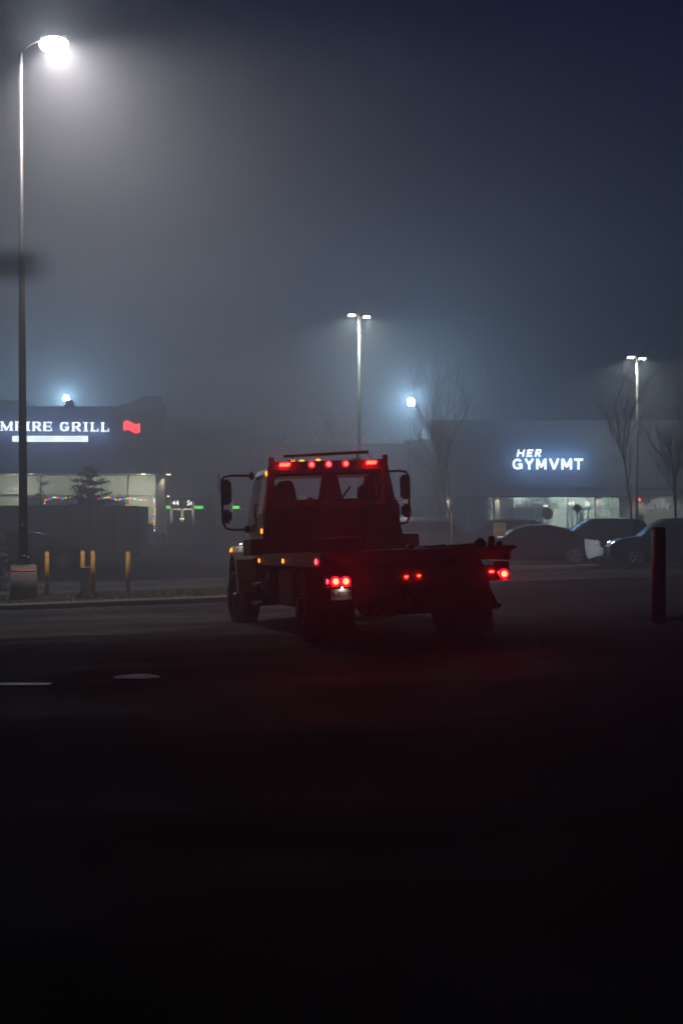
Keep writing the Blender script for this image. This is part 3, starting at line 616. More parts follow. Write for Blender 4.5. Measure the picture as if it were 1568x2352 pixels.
# ------------------------------------------------------------------ letters (own stroke alphabet)
def stroke_letter(b, ch, x, z, h, w, t, y, depth, slant=0.0, serif=False, thin=None):
    """strokes in a unit box scaled to w x h, lower left at (x, z), facing -y"""
    thin = thin or t; k = [0]
    def P(a, c): return Vector((x+a*w+slant*c*h, y, z+c*h))
    def bar(a0, c0, a1, c1, tt):
        p, q = P(a0, c0), P(a1, c1); d = (q-p).normalized(); n = Vector((-d.z, 0, d.x))*(tt/2); off = Vector((0, -.0015*k[0], 0)); k[0] += 1
        b.prism([p-n+off, q-n+off, q+n+off, p+n+off], (0, depth, 0))
    def arc(cx_, cz_, rx, rz, a0, a1, tt, t2=None, n=14):
        off = Vector((0, -.0015*k[0], 0)); k[0] += 1; A = []; B = []
        for i in range(n+1):
            a = R(a0+(a1-a0)*i/n); ct = abs(math.cos(a)); th = (tt*ct+(t2 or tt)*(1-ct))/2
            c = Vector((math.cos(a), math.sin(a)))
            ox, oz = (rx*w+th)*c.x, (rz*h+th)*c.y; ix, iz = (rx*w-th)*c.x, (rz*h-th)*c.y
            bx, bz = x+cx_*w, z+cz_*h
            A.append(Vector((bx+ox+slant*(bz+oz-z), y, bz+oz))+off); B.append(Vector((bx+ix+slant*(bz+iz-z), y, bz+iz))+off)
        b.prism(A+B[::-1], (0, depth, 0))
    def srf(a, c, ww=.34): bar(a-ww/2, c, a+ww/2, c, t*.32)
    ht = t/2/w; vt = t/2/h; tv = thin/2/h
    if ch == 'H': bar(ht, 0, ht, 1, t); bar(1-ht, 0, 1-ht, 1, t); bar(ht, .5, 1-ht, .5, thin)
    if ch == 'E':
        bar(ht+.04, 0, ht+.04, 1, t)
        for c, l in ((1-tv, 1), (.5, .85), (tv, 1)): bar(0, c, l, c, thin)
        if serif: bar(.97, 0, .97, .3, thin*.9); bar(.94, .75, .94, 1, thin*.9); bar(.8, .38, .8, .62, thin*.8)
    if ch == 'R' or ch == 'P':
        bar(ht+.04, 0, ht+.04, 1, t)
        bar(0, 1-tv, .55, 1-tv, thin); bar(.1, .47, .55, .47, thin)
        arc(.55, .735, .38-ht*.6, .235, -90, 90, t*.95, thin, 12)
        if ch == 'R': bar(.5, .47, .97-ht*.5, 0.02, t)
        if serif:
            srf(ht+.04, vt*.3)
            if ch == 'R': srf(.93, vt*.3, .22)
    if ch == 'I': bar(.5, 0, .5, 1, t); (srf(.5, vt*.3, 1.0), srf(.5, 1-vt*.3, 1.0)) if serif else None
    if ch == 'L':
        bar(ht+.1, 0, ht+.1, 1, t); bar(0, tv, 1, tv, thin)
        if serif: bar(.95, 0, .95, .32, thin*.9); srf(ht+.1, 1-vt*.3, .5)
    if ch == 'G':
        arc(.5, .5, .5-ht, .5-vt*(thin/t), 38, 322, t, thin, 22); bar(1-ht, .08, 1-ht, .47, t if not serif else t); bar(.58, .45, 1.0 if not serif else 1.08, .45, thin)
        if serif: bar(.9, .68, .9, .98, thin*.8)
    if ch == 'Y': bar(.06, 1, .5, .48, t); bar(.94, 1, .5, .48, t); bar(.5, 0, .5, .52, t)
    if ch == 'M' or ch == 'N':
        bar(ht, 0, ht, 1, thin if serif else t); bar(1-ht, 0, 1-ht, 1, t)
        bar(ht*1.2, .97, .5, .22 if not serif else .05, t); bar(1-ht*1.2, .97, .5, .22 if not serif else .05, t if not serif else thin)
        if serif: srf(ht, vt*.3, .26); srf(1-ht, vt*.3, .3); bar(0, 1-vt*.3, .22, 1-vt*.3, t*.32); bar(.8, 1-vt*.3, 1.04, 1-vt*.3, t*.32)
    if ch == 'V': bar(.06, 1, .5, .03, t); bar(.94, 1, .5, .03, t)
    if ch == 'T': bar(.5, 0, .5, 1, t); bar(0, 1-vt, 1, 1-vt, t)

# ------------------------------------------------------------------ restaurant (left)
DL = 78.0; sL = F/DL
def XL(u): return (u-784)/sL
def ZL(v): return 1.75+(1176-v)/sL
RB = empty('restaurant_building', (XL(200), DL, 0), label='dark-fronted restaurant building at left with glowing sign and lit windows', cat='building')
def bl(u0, u1, v0, v1, y0, y1): # box in building frame, from photo coordinates on the facade plane
    return (XL(u0)-XL(200), XL(u1)-XL(200), y0, y1, ZL(v1), ZL(v0))
def Rbox(b, *a, bev=0.0): x0, x1, y0, y1, z0, z1 = bl(*a); b.b2(x0, x1, y0, y1, z0, z1, bev); return b
b = MB(); ox = XL(200)
b.prism([(XL(-330)-ox, 0, ZL(1087)), (XL(372)-ox, 0, ZL(1087)), (XL(372)-ox, 0, ZL(908)), (XL(331)-ox, 0, ZL(909)), (XL(312)-ox, 0, ZL(918)), (XL(295)-ox, 0, ZL(927)), (XL(269)-ox, 0, ZL(932)), (XL(262)-ox, 0, ZL(935)), (XL(-330)-ox, 0, ZL(934))], (0, 2.0, 0))
Rbox(b, 372, 379, 930, 1090, .1, 2.1)
Rbox(b, -330, 380, 1084, 1088, -.03, 1.9)
b.build('fascia', M['fascia'], RB)
b = MB(); Rbox(b, -330, 262, 933, 935.5, -.06, 2.1)
for u in range(-300, 372, 48): Rbox(b, u-.25, u+.25, 938, 1086, -.012, -.002)
Rbox(b, -330, 372, 1040, 1040.5, -.014, -.004); b.build('cladding_joints', M['dark_wall'], RB)
b = MB(); Rbox(b, -330, 378, 950, 1087, 2.0, 14); Rbox(b, -330, 26, 909, 932, 3, 6); Rbox(b, 20, 40, 925, 934, 3, 6)
x0, x1 = XL(-330)-ox, XL(378)-ox
b.b2(x0, x1, 13.8, 14, 0, ZL(1087)); b.b2(x1-.2, x1, 2.2, 13.8, 0, ZL(1087))
b.build('wall', M['dark_wall'], RB)
b = MB(); b.b2(x0, x1-.2, 2.6, 13.8, 0.13, .16); b.build('floor', M['floor_in'], RB)
b = MB(); b.b2(x0, XL(357)-ox, 5.2, 5.3, .16, ZL(1087)); b.build('inner_wall', M['wall_in'], RB)
b = MB(); Rbox(b, -330, 378, 1226, 1256, .5, 1.0); b.build('knee_wall', M['fascia'], RB)
b = MB(); Rbox(b, -330, 381, 1224.4, 1226, .44, 1.04); b.build('sill', M['stone'], RB)
b = MB(); Rbox(b, 357, 376, 1088, 1224.4, .2, 1.1, bev=.02); b.build('column', M['stone'], RB)
b = MB()
for u, w in ((-40, 2), (42, 2.4), (156, 1.4), (227, 1.8), (290, 3.2), (355, 2)): Rbox(b, u-w/2, u+w/2, 1088, 1224.4, .55, .68)
Rbox(b, -330, 356, 1137.5, 1140, .56, .66); Rbox(b, -330, 42, 1135.5, 1139.5, .5, .56); Rbox(b, 42, 130, 1136, 1140, .5, .56)
b.build('mullions', M['mullion'], RB)
for u0, u1, k in ((-40, 42, 'shop_glass'), (42, 156, 'shop_glass'), (156, 227, 'shop_glass'), (227, 290, 'shop_glass'), (290, 355, 'shop_glass')):
    b = MB(); Rbox(b, u0+1, u1-1, 1089, 1224, .60, .61); b.build('window', M[k], RB)
# interior blinds / low display
b = MB(); Rbox(b, 42, 285, 1141, 1224, .9, .93); b.build('window_blind', mat('mauve blind', (.34, .31, .36), .9), RB)
b = MB(); Rbox(b, 300, 354, 1203, 1224, .9, 1.5); b.build('booth_back', M['seat'], RB)
# soffit lights: real small emitters under the canopy
for u, v in ((2, 1086.7), (68, 1087.2), (327, 1088), (385, 1089)):
    b = MB(); Rbox(b, u-4, u+4, v-.1, v+1.0, .2, .5); b.build('soffit_light', M['soffit_lamp'], RB)
for u, vv, e in ((310, 1126, 30), (5, 1120, 20), (180, 1112, 12)):
    lamp('POINT', 'room_light', (XL(u)-ox, 3.2, ZL(vv)), e*13, (1.0, .95, .74), RB, .25)
lamp('SPOT', 'column_light', (XL(376)-ox, .0, ZL(1092)), 90, (1.0, .86, .66), RB, .08, (XL(374)-ox, .3, 0), R(90), .8)
lamp('SPOT', 'canopy_light', (XL(415)-ox, 2.6, ZL(1092)), 700, (1.0, .78, .58), RB, .08, (XL(440)-ox, .2, 0), R(125), .8)
# roof vent
v_ = empty('roof_vent', (XL(136), DL+3, ZL(935)), label='stubby round roof vent on the restaurant parapet', cat='roof vent')
b = MB(); w = 1/sL
b.cyl((0, 0, -.6), (0, 0, .30), 13.5*w, n=20); b.cyl((0, 0, .26), (0, 0, .32), 15.5*w, n=20); b.cyl((0, 0, .32), (0, 0, .55), 10.5*w, n=20); b.cyl((0, 0, .52), (0, 0, .60), 11.5*w, 9*w, n=20)
b.build('vent_stack', M['dark_wall'], v_)
# sign letters
sg = empty('restaurant_sign', (XL(150), DL-.12, ZL(980)), label='illuminated white serif letters EMPIRE GRILL on the dark restaurant fascia', cat='sign')
def letters(sign, row, zb, h, t, m, org, D, serif, thin, slant=0.0, depth=.08, drop=0.0):
    s_ = F/D
    for ch, u0, u1 in row:
        b = MB(); zb_ = 1.75+(1176-(zb+drop*(u0-row[0][1])))/s_
        stroke_letter(b, ch, (u0-784)/s_-org.x, zb_-org.z, h/s_, (u1-u0)/s_, t/s_, 0, depth, slant, serif, thin/s_ if thin else None)
        b.build('letter', m, sign)
rowE = [('E', -24, -4), ('M', 1.5, 27.5), ('P', 35, 50), ('I', 58, 68.5), ('R', 74.5, 93.5), ('E', 99.5, 118), ('G', 137.5, 157), ('R', 165, 185), ('I', 191, 202), ('L', 207.5, 225.5), ('L', 231.5, 249.8)]
letters(sg, rowE, 988.3, 20.5, 4.2, M['sign_white'], sg.location, DL-.12, True, 1.7, drop=.009)
sb = empty('restaurant_subtitle_sign', (XL(116), DL-.1, ZL(1008)), label='long glowing white bar sign reading FINE INDIAN CUISINE under the restaurant letters', cat='sign')
b = MB(); ww = (202.5-30)/sL; b.box((0, 0, 0), (ww, .14, 13.0/sL), None, .01); b.build('light_box', M['sign_bar'], sb)
mat('pale lettering', (.30, .32, .5), .6)
for w_, u_ in (('FINE', 53), ('INDIAN', 103), ('CUISINE', 166)): text('lettering', w_, (XL(u_)-sb.location.x, -.074, -.005), .27, bpy.data.materials['pale lettering'], sb, .002, sx=1.25)
for u in (20, 60, 100, 140, 180, 225): lamp('POINT', 'added_sign_halo', (XL(u)-sg.location.x, -.55, ZL(990)-sg.location.z), 75, (.30, .50, 1.0), sg, .25)  # unseen point lights added before the letters for a blue halo
# flag-shaped sign
fl = MB(); A = []; Bq = []
for i in range(13):
    s_ = i/12; u = 284.5+37.5*s_; wv = math.sin(s_*2*math.pi)*3.6
    top = 968.0-wv*1.0+s_*2.6+1.2; bot = 989.5-wv*1.0+s_*2.0+.5
    A.append((XL(u), DL-.16, ZL(top))); Bq.append((XL(u), DL-.16, ZL(bot)))
fl.prism(A+Bq[::-1], (0, .1, 0))
tag(fl.build('flag_sign', M['sign_red'], None, (XL(303), DL-.1, ZL(980))), 'small red glowing flag-shaped sign right of the restaurant name', 'sign')

# entrance block right of restaurant (door with green band)
DE = 79.6; sE = F/DE
def XE(u): return (u-784)/sE
def ZE(v): return 1.75+(1176-v)/sE
EB = empty('linking_shop_building', (XE(470), DE, 0), label='long low dark shop wing with glass doors and green band, left of the tow truck', cat='building')
oe = XE(470)
def Ebox(b, u0, u1, v0, v1, y0, y1, bev=0.0): b.b2(XE(u0)-oe, XE(u1)-oe, y0, y1, ZE(v1), ZE(v0), bev); return b
b = MB(); Ebox(b, 386, 575, 1008, 1142, .0, 8); Ebox(b, 575, 938, 1018, 1142, .2, 8); Ebox(b, 564, 655, 998, 1012, 2, 8); b.build('fascia', M['fascia'], EB)
b = MB(); Ebox(b, 386, 938, 1142, 1250, 6, 6.2); b.build('inner_wall', M['dark_wall'], EB)
b = MB()
for u, w in ((389.5, 2.4), (442.8, 2.4), (532, 2), (610, 2), (700, 2), (900, 2)): Ebox(b, u-w/2, u+w/2, 1142, 1247, .5, .62)
for u, w in ((391.5, 5.5), (416.2, 6), (441, 5)): Ebox(b, u-w/2, u+w/2, 1168, 1247, .45, .56)
Ebox(b, 376, 389, 1168, 1169.5, .5, .6); Ebox(b, 391, 441, 1167.3, 1171.5, .45, .57); Ebox(b, 445.7, 938, 1168, 1169.3, .5, .6)
b.build('mullions', M['mullion'], EB)
for u0, u1 in ((376, 388), (444.2, 464), (533, 548)):
    b = MB(); Ebox(b, u0, u1, 1162, 1168, .56, .58); b.build('green_band', M['green'], EB)
for u0, u1 in ((394.4, 413), (419.4, 438.5)):
    b = MB(); Ebox(b, u0, u1, 1171, 1247, .50, .52); b.build('door', M['shop_glass_dim'], EB)
b = MB(); Ebox(b, 411.5, 414.5, 1191, 1192.5, .35, .45); Ebox(b, 418, 421, 1191, 1192.5, .35, .45); b.build('door_handle', M['soffit_lamp'], EB)  # handles glow with lamp material as a painted highlight
for t_, u in (('44', 401), ('St', 433.5)):
    text('address', t_, (XE(u)-oe, .43, ZE(1155.5)), .38, M['decal'], EB, .004)
b = MB(); Ebox(b, 384, 388.6, 1139.5, 1140.6, -.2, -.02); b.build('soffit_light', M['soffit_lamp'], EB)
lamp('SPOT', 'canopy_light', (XE(420)-oe, -.2, ZE(1141)), 260, (1.0, .85, .62), EB, .1, (XE(420)-oe, .9, 0), R(120), .8)
lamp('SPOT', 'canopy_light', (XE(540)-oe, -.2, ZE(1141)), 60, (1.0, .85, .62), EB, .1, (XE(535)-oe, .9, 0), R(120), .8)

# ------------------------------------------------------------------ gym (right)
DG = 80.0; sG = F/DG
def XG(u): return (u-784)/sG
def ZG(v): return 1.75+(1176-v)/sG
GB = empty('gym_building', (XG(1260), DG, 0), label='big slate-grey gym building at right with lit shopfront under a deep fascia', cat='building')
og = XG(1260)
def Gbox(b, u0, u1, v0, v1, y0, y1, bev=0.0): b.b2(XG(u0)-og, XG(u1)-og, y0, y1, ZG(v1), ZG(v0), bev); return b
b = MB(); Gbox(b, 989, 1750, 966, 1120, 0, 14); Gbox(b, 942, 989, 1012, 1120, .3, 14); Gbox(b, 930, 989, 1009, 1013, .2, 2)
Gbox(b, 942, 1750, 1120, 1138.5, .12, 4); b.build('fascia', M['fascia_gym'], GB)
b = MB(); Gbox(b, 987, 1750, 964.5, 967, -.06, .3)
for u in range(1010, 1750, 46): Gbox(b, u-.25, u+.25, 968, 1119, -.012, -.002)
Gbox(b, 989, 1750, 1010, 1010.5, -.014, -.004); b.build('cladding_joints', M['dark_wall'], GB)
b = MB(); Gbox(b, 942, 1750, 1138.5, 1247, 9.8, 10); Gbox(b, 1440, 1750, 1138.5, 1247, 2.2, 2.4); b.build('inner_wall', M['wall_in'], GB)
b = MB(); Gbox(b, 942, 1440, 1244.5, 1246.5, 2.1, 9.8); b.build('floor', M['floor_in'], GB)
b = MB(); Gbox(b, 942, 1130, 1138.5, 1247, 3.0, 3.1); b.build('blind_wall', mat('drawn grey blinds', (.22, .22, .22), .9), GB)
for u0, u1 in ((1138, 1149), (1370, 1379.5), (1026, 1037)):
    b = MB(); Gbox(b, u0, u1, 1138.5, 1250, .35, .75, .02); b.build('column', M['stone'], GB)
    x = XG((u0+u1)/2)-og
    lamp('SPOT', 'column_light', (x, .05, ZG(1140)), 55, (1.0, .93, .74), GB, .05, (x, .45, 0), R(110), .7)
b = MB()
for u, w in ((945, 2), (985, 1.4), (1081, 1.4), (1151, 1.5), (1189, 1.4), (1232, 2.0), (1274, 1.2), (1317, 2.6), (1420, 1.2), (1438, 2)): Gbox(b, u-w/2, u+w/2, 1138.5, 1247, 2.0, 2.12)
Gbox(b, 942, 1440, 1167, 1169, 2.0, 2.1); Gbox(b, 1319, 1370, 1166, 1171, 1.95, 2.0)
for u in (1327, 1340, 1352, 1364): Gbox(b, u-1.2, u+1.2, 1171, 1247, 1.95, 2.08)
b.build('mullions', M['mullion'], GB)
us = (946, 985, 1081, 1138, 1189, 1232, 1274, 1317, 1370, 1420, 1438)
for i, (u0, u1) in enumerate(zip(us, us[1:])):
    b = MB(); Gbox(b, u0+.8, u1-.8, 1139, 1246.5, 2.05, 2.06); b.build('window', M['shop_glass' if u0 > 1150 else 'shop_glass_dim'], GB)
b = MB(); Gbox(b, 1190, 1272, 1168, 1247, 4.2, 4.25); b.build('frosted_screen', mat('frosted screen', (.42, .46, .46), .9), GB)
b = MB()
for k, (u, v, w) in enumerate(((1237, 1143, 30), (1240, 1147, 26), (1245, 1152, 30), (1290, 1143, 24), (1294, 1148, 22), (1286, 1156, 16), (1300, 1153, 12), (1296, 1160, 14))):
    Gbox(b, u, u+w, v, v+1.0, 6.0, 6.1)
b.build('ceiling_strip', emat('strip light', (.85, .95, 1.0), 2.2, False), GB)
b = MB()
for k in range(26):
    u = random.uniform(1236, 1312); v = random.uniform(1146, 1163); Gbox(b, u, u+random.uniform(4, 16), v, v+random.uniform(1, 5), 5.5, 5.6)
for u in (1243, 1252, 1262, 1283, 1300): Gbox(b, u, u+1.2, 1144, 1247, 5.6, 5.7)
Gbox(b, 1240, 1314, 1139, 1166, 8.5, 8.6); b.build('gym_equipment', M['equipment'], GB)
for u in (1279, 1284.5):
    b = MB(); Gbox(b, u-1.8, u+1.8, 1160.3, 1161.8, 4.9, 5.0); b.build('ceiling_lamp', M['head_on'], GB)
b = MB(); Gbox(b, 1183, 1187, 1156, 1158.3, 2.5, 2.6); b.build('ceiling_lamp', M['decal'], GB)
b = MB(); b.prism([(XG(1351)-og, 3, ZG(1172)), (XG(1354)-og, 3, ZG(1172)), (XG(1364)-og, 3, ZG(1205)), (XG(1352)-og, 3, ZG(1205))], (0, .2, 0)); b.build('poster_stand', M['equipment'], GB)
text('address', '44', (XG(1324)-og, 1.9, ZG(1156)), .36, M['decal'], GB, .004)
text('address', 'St', (XG(1362)-og, 1.9, ZG(1156)), .36, M['decal'], GB, .004)
text('window_decal', 'HER', (XG(1530)-og, 2.17, ZG(1151)), .34, emat('dim decal', (.8, .85, .85), .7, False), GB, .004, sx=1.4)
text('window_decal', 'GYM', (XG(1530)-og, 2.17, ZG(1163)), .42, bpy.data.materials['dim decal'], GB, .004, sx=1.4)
b = MB(); Gbox(b, 1477, 1495, 1174, 1182, 2.14, 2.17); b.build('notice', M['stone'], GB)
b = MB(); Gbox(b, 1476, 1496, 1183, 1203, 2.14, 2.17); b.build('poster', M['equipment'], GB)
b = MB(); b.ball((XG(1483)-og, 1.95, ZG(1147)), .10, (1.2, .8, .8)); b.build('alarm_beacon', emat('orange beacon', (1, .18, .07), 5), GB)
lamp('SPOT', 'wall_light', (XG(1486)-og, 1.4, ZG(1143)), 26, (1.0, .93, .72), GB, .05, (XG(1486)-og, 2.3, 1.5), R(75), .7)
lamp('SPOT', 'wall_light', (XG(1552)-og, .9, ZG(1140)), 60, (.9, .95, .9), GB, .1, (XG(1545)-og, 2.3, 1.2), R(120), .9)
for u, y, e in ((1206, 3.2, 26), (1256, 3.2, 26), (1250, 7.5, 60), (1345, 6, 110), (1400, 4.5, 80), (1060, 2.6, 9), (980, 2.6, 6), (1112, 2.6, 8), (1345, 3.2, 30)):
    lamp('POINT', 'room_light', (XG(u)-og, y, 3.2), e*42, (.86, 1.0, .92), GB, .3)
gs = empty('gym_sign', (XG(1258), DG-.1, ZG(1056)), label='illuminated blue-white sign reading HER GYMVMT high on the gym fascia', cat='sign')
letters(gs, [('H', 1186.6, 1202), ('E', 1208.5, 1221.5), ('R', 1227.5, 1241)], 1048.6, 16.0, 3.0, M['sign_gym'], gs.location, DG-.1, False, None, slant=.20)
letters(gs, [('G', 1177, 1199.5), ('Y', 1205, 1225.3), ('M', 1231.6, 1254.3), ('V', 1261.8, 1283), ('M', 1289.4, 1313), ('T', 1318.8, 1338.3)], 1078, 24.5, 4.3, M['sign_gym'], gs.location, DG-.1, False, None)

for u in (1186, 1210, 1235, 1258, 1282, 1306, 1330): lamp('POINT', 'added_sign_halo', (XG(u)-gs.location.x, -.55, ZG(1058)-gs.location.z), 80, (.20, .48, 1.0), gs, .25)  # extra unseen points, added for the blue halo round the gym letters
# ------------------------------------------------------------------ string lights on the restaurant window
sl = empty('string_lights', (XL(240), DL+.5, ZL(1145)), label='string of tiny coloured fairy lights draped along the restaurant window', cat='string lights')
bc = {'r': emat('red bulb', (1, .03, .05), 7, False), 'g': emat('green bulb', (.02, .9, .45), 4, False), 'b': emat('blue bulb', (.16, .10, 1), 7, False),
      'y': emat('yellow bulb', (1, .62, .05), 6, False), 'w': emat('warm bulb', (1, .85, .6), 6, False)}
path = [(98, 1158), (100, 1148), (123, 1142), (140, 1145), (156, 1142), (172, 1145), (188, 1142), (206, 1147), (228, 1146), (248, 1142), (262, 1148), (275, 1146), (287, 1146), (300, 1144), (318, 1149), (335, 1147), (347, 1144), (352, 1147), (353, 1160), (353, 1175), (352, 1190), (351, 1205), (352, 1222)]
seq = 'wryrbgwyrbgyrwbgyrybwgr'
wire = [(XL(u)-XL(240), -.02, ZL(v)-ZL(1145)) for u, v in path]
b = MB(); b.tube(wire, .008, 5); b.build('wire', M['plastic'], sl)
ii = 0
for (u0, v0), (u1, v1) in zip(path, path[1:]):
    n = max(1, round(math.hypot(u1-u0, v1-v0)/5.2))
    for k in range(n):
        f_ = (k+.3)/n; u = u0+(u1-u0)*f_+random.uniform(-.6, .6); v = v0+(v1-v0)*f_+random.uniform(-.8, .8)
        b = MB(); b.ball((XL(u)-XL(240), -.04, ZL(v)-ZL(1145)), .033, (1, 1, 1), 8, 6); b.build('bulb', bc[seq[ii % len(seq)]], sl); ii += 1
for u, v, c in ((286.8, 1152, 'g'), (286.8, 1160, 'r'), (292.5, 1161, 'y')):
    b = MB(); b.ball((XL(u)-XL(240), -.04, ZL(v)-ZL(1145)), .033, (1, 1, 1), 8, 6); b.build('bulb', bc[c], sl)

# ------------------------------------------------------------------ enclosure, bollards, utility pedestal
DN = 57.0
e0 = at(-120, 1163, DN); e1 = at(316, 1163.5, DN)
en = empty('bin_enclosure', ((e0.x+e1.x)/2, DN, 0), label='long dark solid screen wall enclosure in front of the restaurant windows', cat='enclosure')
b = MB(); hx = (e1.x-e0.x)/2; b.b2(-hx, hx, 0, .12, -.4, e0.z); b.b2(hx-.12, hx, .12, 3.2, 0, e0.z); b.b2(-hx, -hx+.12, .12, 3.2, 0, e0.z); b.b2(-hx+.12, hx-.12, 3.08, 3.2, 0, e0.z); b.build('wall_panel', M['enclosure'], en)
b = MB(); b.b2(-hx-.02, hx+.02, -.03, .15, e0.z, e0.z+.03)
for k in range(9): x = -hx+k*(2*hx/8); b.b2(x-.05, x+.05, -.04, -.003, 0, e0.z)
b.build('frame', M['pole'], en)
def bollard(u, vt, vb, D, label, m='yellow', r=.055, grp='yellow bollards on the verge', kerbz=.15):
    p = at(u, vb, D); g = G(p.x, D)+kerbz; top = at(u, vt, D).z
    t = empty('bollard', (p.x, D, g), label=label, cat='bollard', group=grp)
    b = MB(); h = top-g; b.cyl((0, 0, -.1), (0, 0, h-.02), r, n=28); b.cyl((0, 0, h-.02), (0, 0, h), r, r*.8, n=28)
    b.build('post', M[m], t)
    b = MB(); b.cyl((0, 0, -.08), (0, 0, .03), r*1.5, r*1.35, 20); b.build('footing', M['concrete'] if m == 'yellow' else M['soil'], t)
bollard(108, 1267, 1369, 36.0, 'yellow bollard nearest the concrete foot of the tall lamp')
bollard(190, 1265, 1371, 36.6, 'yellow bollard half hidden behind the grey utility box')
bollard(213.5, 1265, 1371, 36.2, 'yellow bollard with scuffed paint right beside the grey utility box')
bollard(294, 1267, 1371.5, 36.0, 'yellow bollard standing alone, closest to the tow truck')
def rb():
    D = 20.7; p = at(1512, 1440, D); g = G(p.x, D); top = at(1512, 1210.5, D).z
    t = empty('bollard', (p.x, D, g), label='thick dark red bollard standing near at the right edge', cat='bollard')
    b = MB(); h = top-g; r = 16.2/F*D
    b.cyl((0, 0, -.1), (0, 0, h-.03), r*1.02, r*.97, n=36); b.cyl((0, 0, h-.03), (0, 0, h-.008), r*.97, r*.9, n=36); b.cyl((0, 0, h-.008), (0, 0, h), r*.9, r*.75, n=36)
    for f in b.bm.faces: f.smooth = len(f.verts) == 4
    b.build('sleeve', M['redboll'], t)
    b = MB(); b.cyl((0, 0, -.1), (0, 0, .02), r*1.5, r*1.3, 24); b.build('footing', M['concrete'], t)
rb()
p = at(196, 1371, 35.9); g = G(p.x, p.y)+.15
t = empty('utility_pedestal', (p.x, 35.9, g), label='slim grey metal utility box between the two middle yellow bollards', cat='utility box')
b = MB(); b.b2(-.11, .11, -.10, .10, -.05, .72, .012); b.build('housing', M['utility'], t)
b = MB(); b.b2(-.125, .125, -.115, .115, .72, .745, .006); b.build('lid', M['utility'], t)
b = MB(); b.b2(-.125, -.113, -.08, .08, .3, .68); b.build('conduit', M['plastic'], t)
# weeds by the red bollard and by the pedestal
def weeds(x, y, w, h, n, label, dz=0):
    b = MB()
    for k in range(n):
        px = x+random.gauss(0, w/2.5); py = y+random.uniform(-.25, .25); z = G(px, py)+dz
        hh = h*random.uniform(.3, 1)*math.exp(-((px-x)/w)**2); a = random.uniform(0, 6.28)
        b.tri((px-.01, py, z), (px+.01, py, z), (px+random.uniform(-.06, .06), py+random.uniform(-.05, .05), z+hh))
        b.tri((px, py-.01, z+hh*.3), (px, py+.01, z+hh*.3), (px+math.cos(a)*.08, py+math.sin(a)*.05, z+hh*.7))
    tag(b.build('weed_clump', M['weeds'], None, (x, y, G(x, y)+dz)), label, 'weeds')
weeds(5.5, 21.6, .9, .09, 900, 'low ragged dark weeds at the right edge beside the red bollard')
weeds(at(186, 1365, 35.7).x, 35.7, .07, .22, 60, 'wisp of dead weeds at the left foot of the grey utility box', .15)
weeds(at(221, 1365, 35.8).x, 35.8, .07, .16, 60, 'dark tuft at the foot of the scuffed yellow bollard', .15)

# ------------------------------------------------------------------ A-frame board, posts and signs
p = at(333, 1240, 74.0)
t = empty('sandwich_board', (p.x, 74, .0), label='pale A-frame sandwich board standing open before the restaurant window', cat='sandwich board')
b = MB(); h = 1.15
for y_ in (-.02, .3):
    for s in (-1, 1): b.prism([(s*.62, y_, .02), (s*.52, y_, .02), (s*.03-.04, y_+ (.14 if y_ < 0 else -.14), h), (s*.03+.04, y_+(.14 if y_ < 0 else -.14), h)], (0, .03, 0))
b.b2(-.44, .44, -.0, .03, .40, .45); b.build('legs', M['mullion'], t)
def post_sign(u, vt, vb, D, label, cat, body):
    p = at(u, vb, D); t = empty(cat.replace(' ', '_'), (p.x, D, G(p.x, D)), label=label, cat=cat); z = at(u, (vt+vb)/2, D).z-G(p.x, D)
    body(t, z, (vb-vt)/F*D); return t
def stopface(t, z, hgt):
    r = hgt/2/math.cos(math.pi/8)
    b = MB(); b.cyl((0, .02, 0), (0, .02, z+hgt*.3), .035, n=10); b.build('post', M['pole'], t)
    pts = [(r*math.cos(math.pi/8+k*math.pi/4), -.02, z+r*math.sin(math.pi/8+k*math.pi/4)) for k in range(8)]
    b = MB(); b.prism(pts, (0, .012, 0)); f = b.build('sign_face', M['stop_red'], t)
    text('lettering', 'STOP', (0, -.026, z), hgt*.42, M['stop_white'], f, .002, sx=.88)
s1 = post_sign(1256.5, 1167, 1193, 70, 'red octagonal STOP sign facing the camera before the gym windows', 'stop sign', stopface)
def stopback(t, z, hgt):
    r = hgt/2/math.cos(math.pi/8)
    b = MB(); b.cyl((0, -.02, 0), (0, -.02, z+hgt*.3), .035, n=10); b.build('post', M['pole'], t)
    pts = [(r*math.cos(math.pi/8+k*math.pi/4), .02, z+r*math.sin(math.pi/8+k*math.pi/4)) for k in range(8)]
    b = MB(); b.prism(pts, (0, .012, 0)); b.build('sign_face', M['pole'], t)
post_sign(1325, 1157.5, 1176, 72, 'smaller octagonal road sign seen from its dark back by the gym door', 'stop sign', stopback)
def notice(t, z, hgt):
    b = MB(); b.cyl((0, .03, 0), (0, .03, z+hgt*.4), .02, n=10); b.build('post', M['pole'], t)
    b = MB(); b.box((0, 0, z), (hgt*.95, .012, hgt), None, .004); f = b.build('board', M['sign_board'], t)
    text('lettering', 'PRIVATE', (0, -.009, z+hgt*.34), hgt*.22, M['notice_ink'], f, .001)
    text('lettering', 'PROPERTY', (0, -.009, z+hgt*.16), hgt*.205, M['notice_ink'], f, .001)
    b = MB()
    for k in range(6): b.box((0, -.009, z-hgt*(.08+.065*k)), (hgt*.8, .003, hgt*.018))
    b.build('fine_print', M['notice_ink'], f)
post_sign(1147.3, 1201.3, 1232.5, 46, 'cream PRIVATE PROPERTY notice on a thin post beside the dark sedan', 'notice sign', notice)
p = at(1036.5, 1247, 58); b = MB(); b.cyl((p.x, 58, 0), (p.x, 58, at(0, 1178, 58).z), .035, n=10)
tag(b.build('sign_post', M['stone'], None, (p.x, 58, 0)), 'thin pale post in front of the bare tree behind the truck bed', 'post')
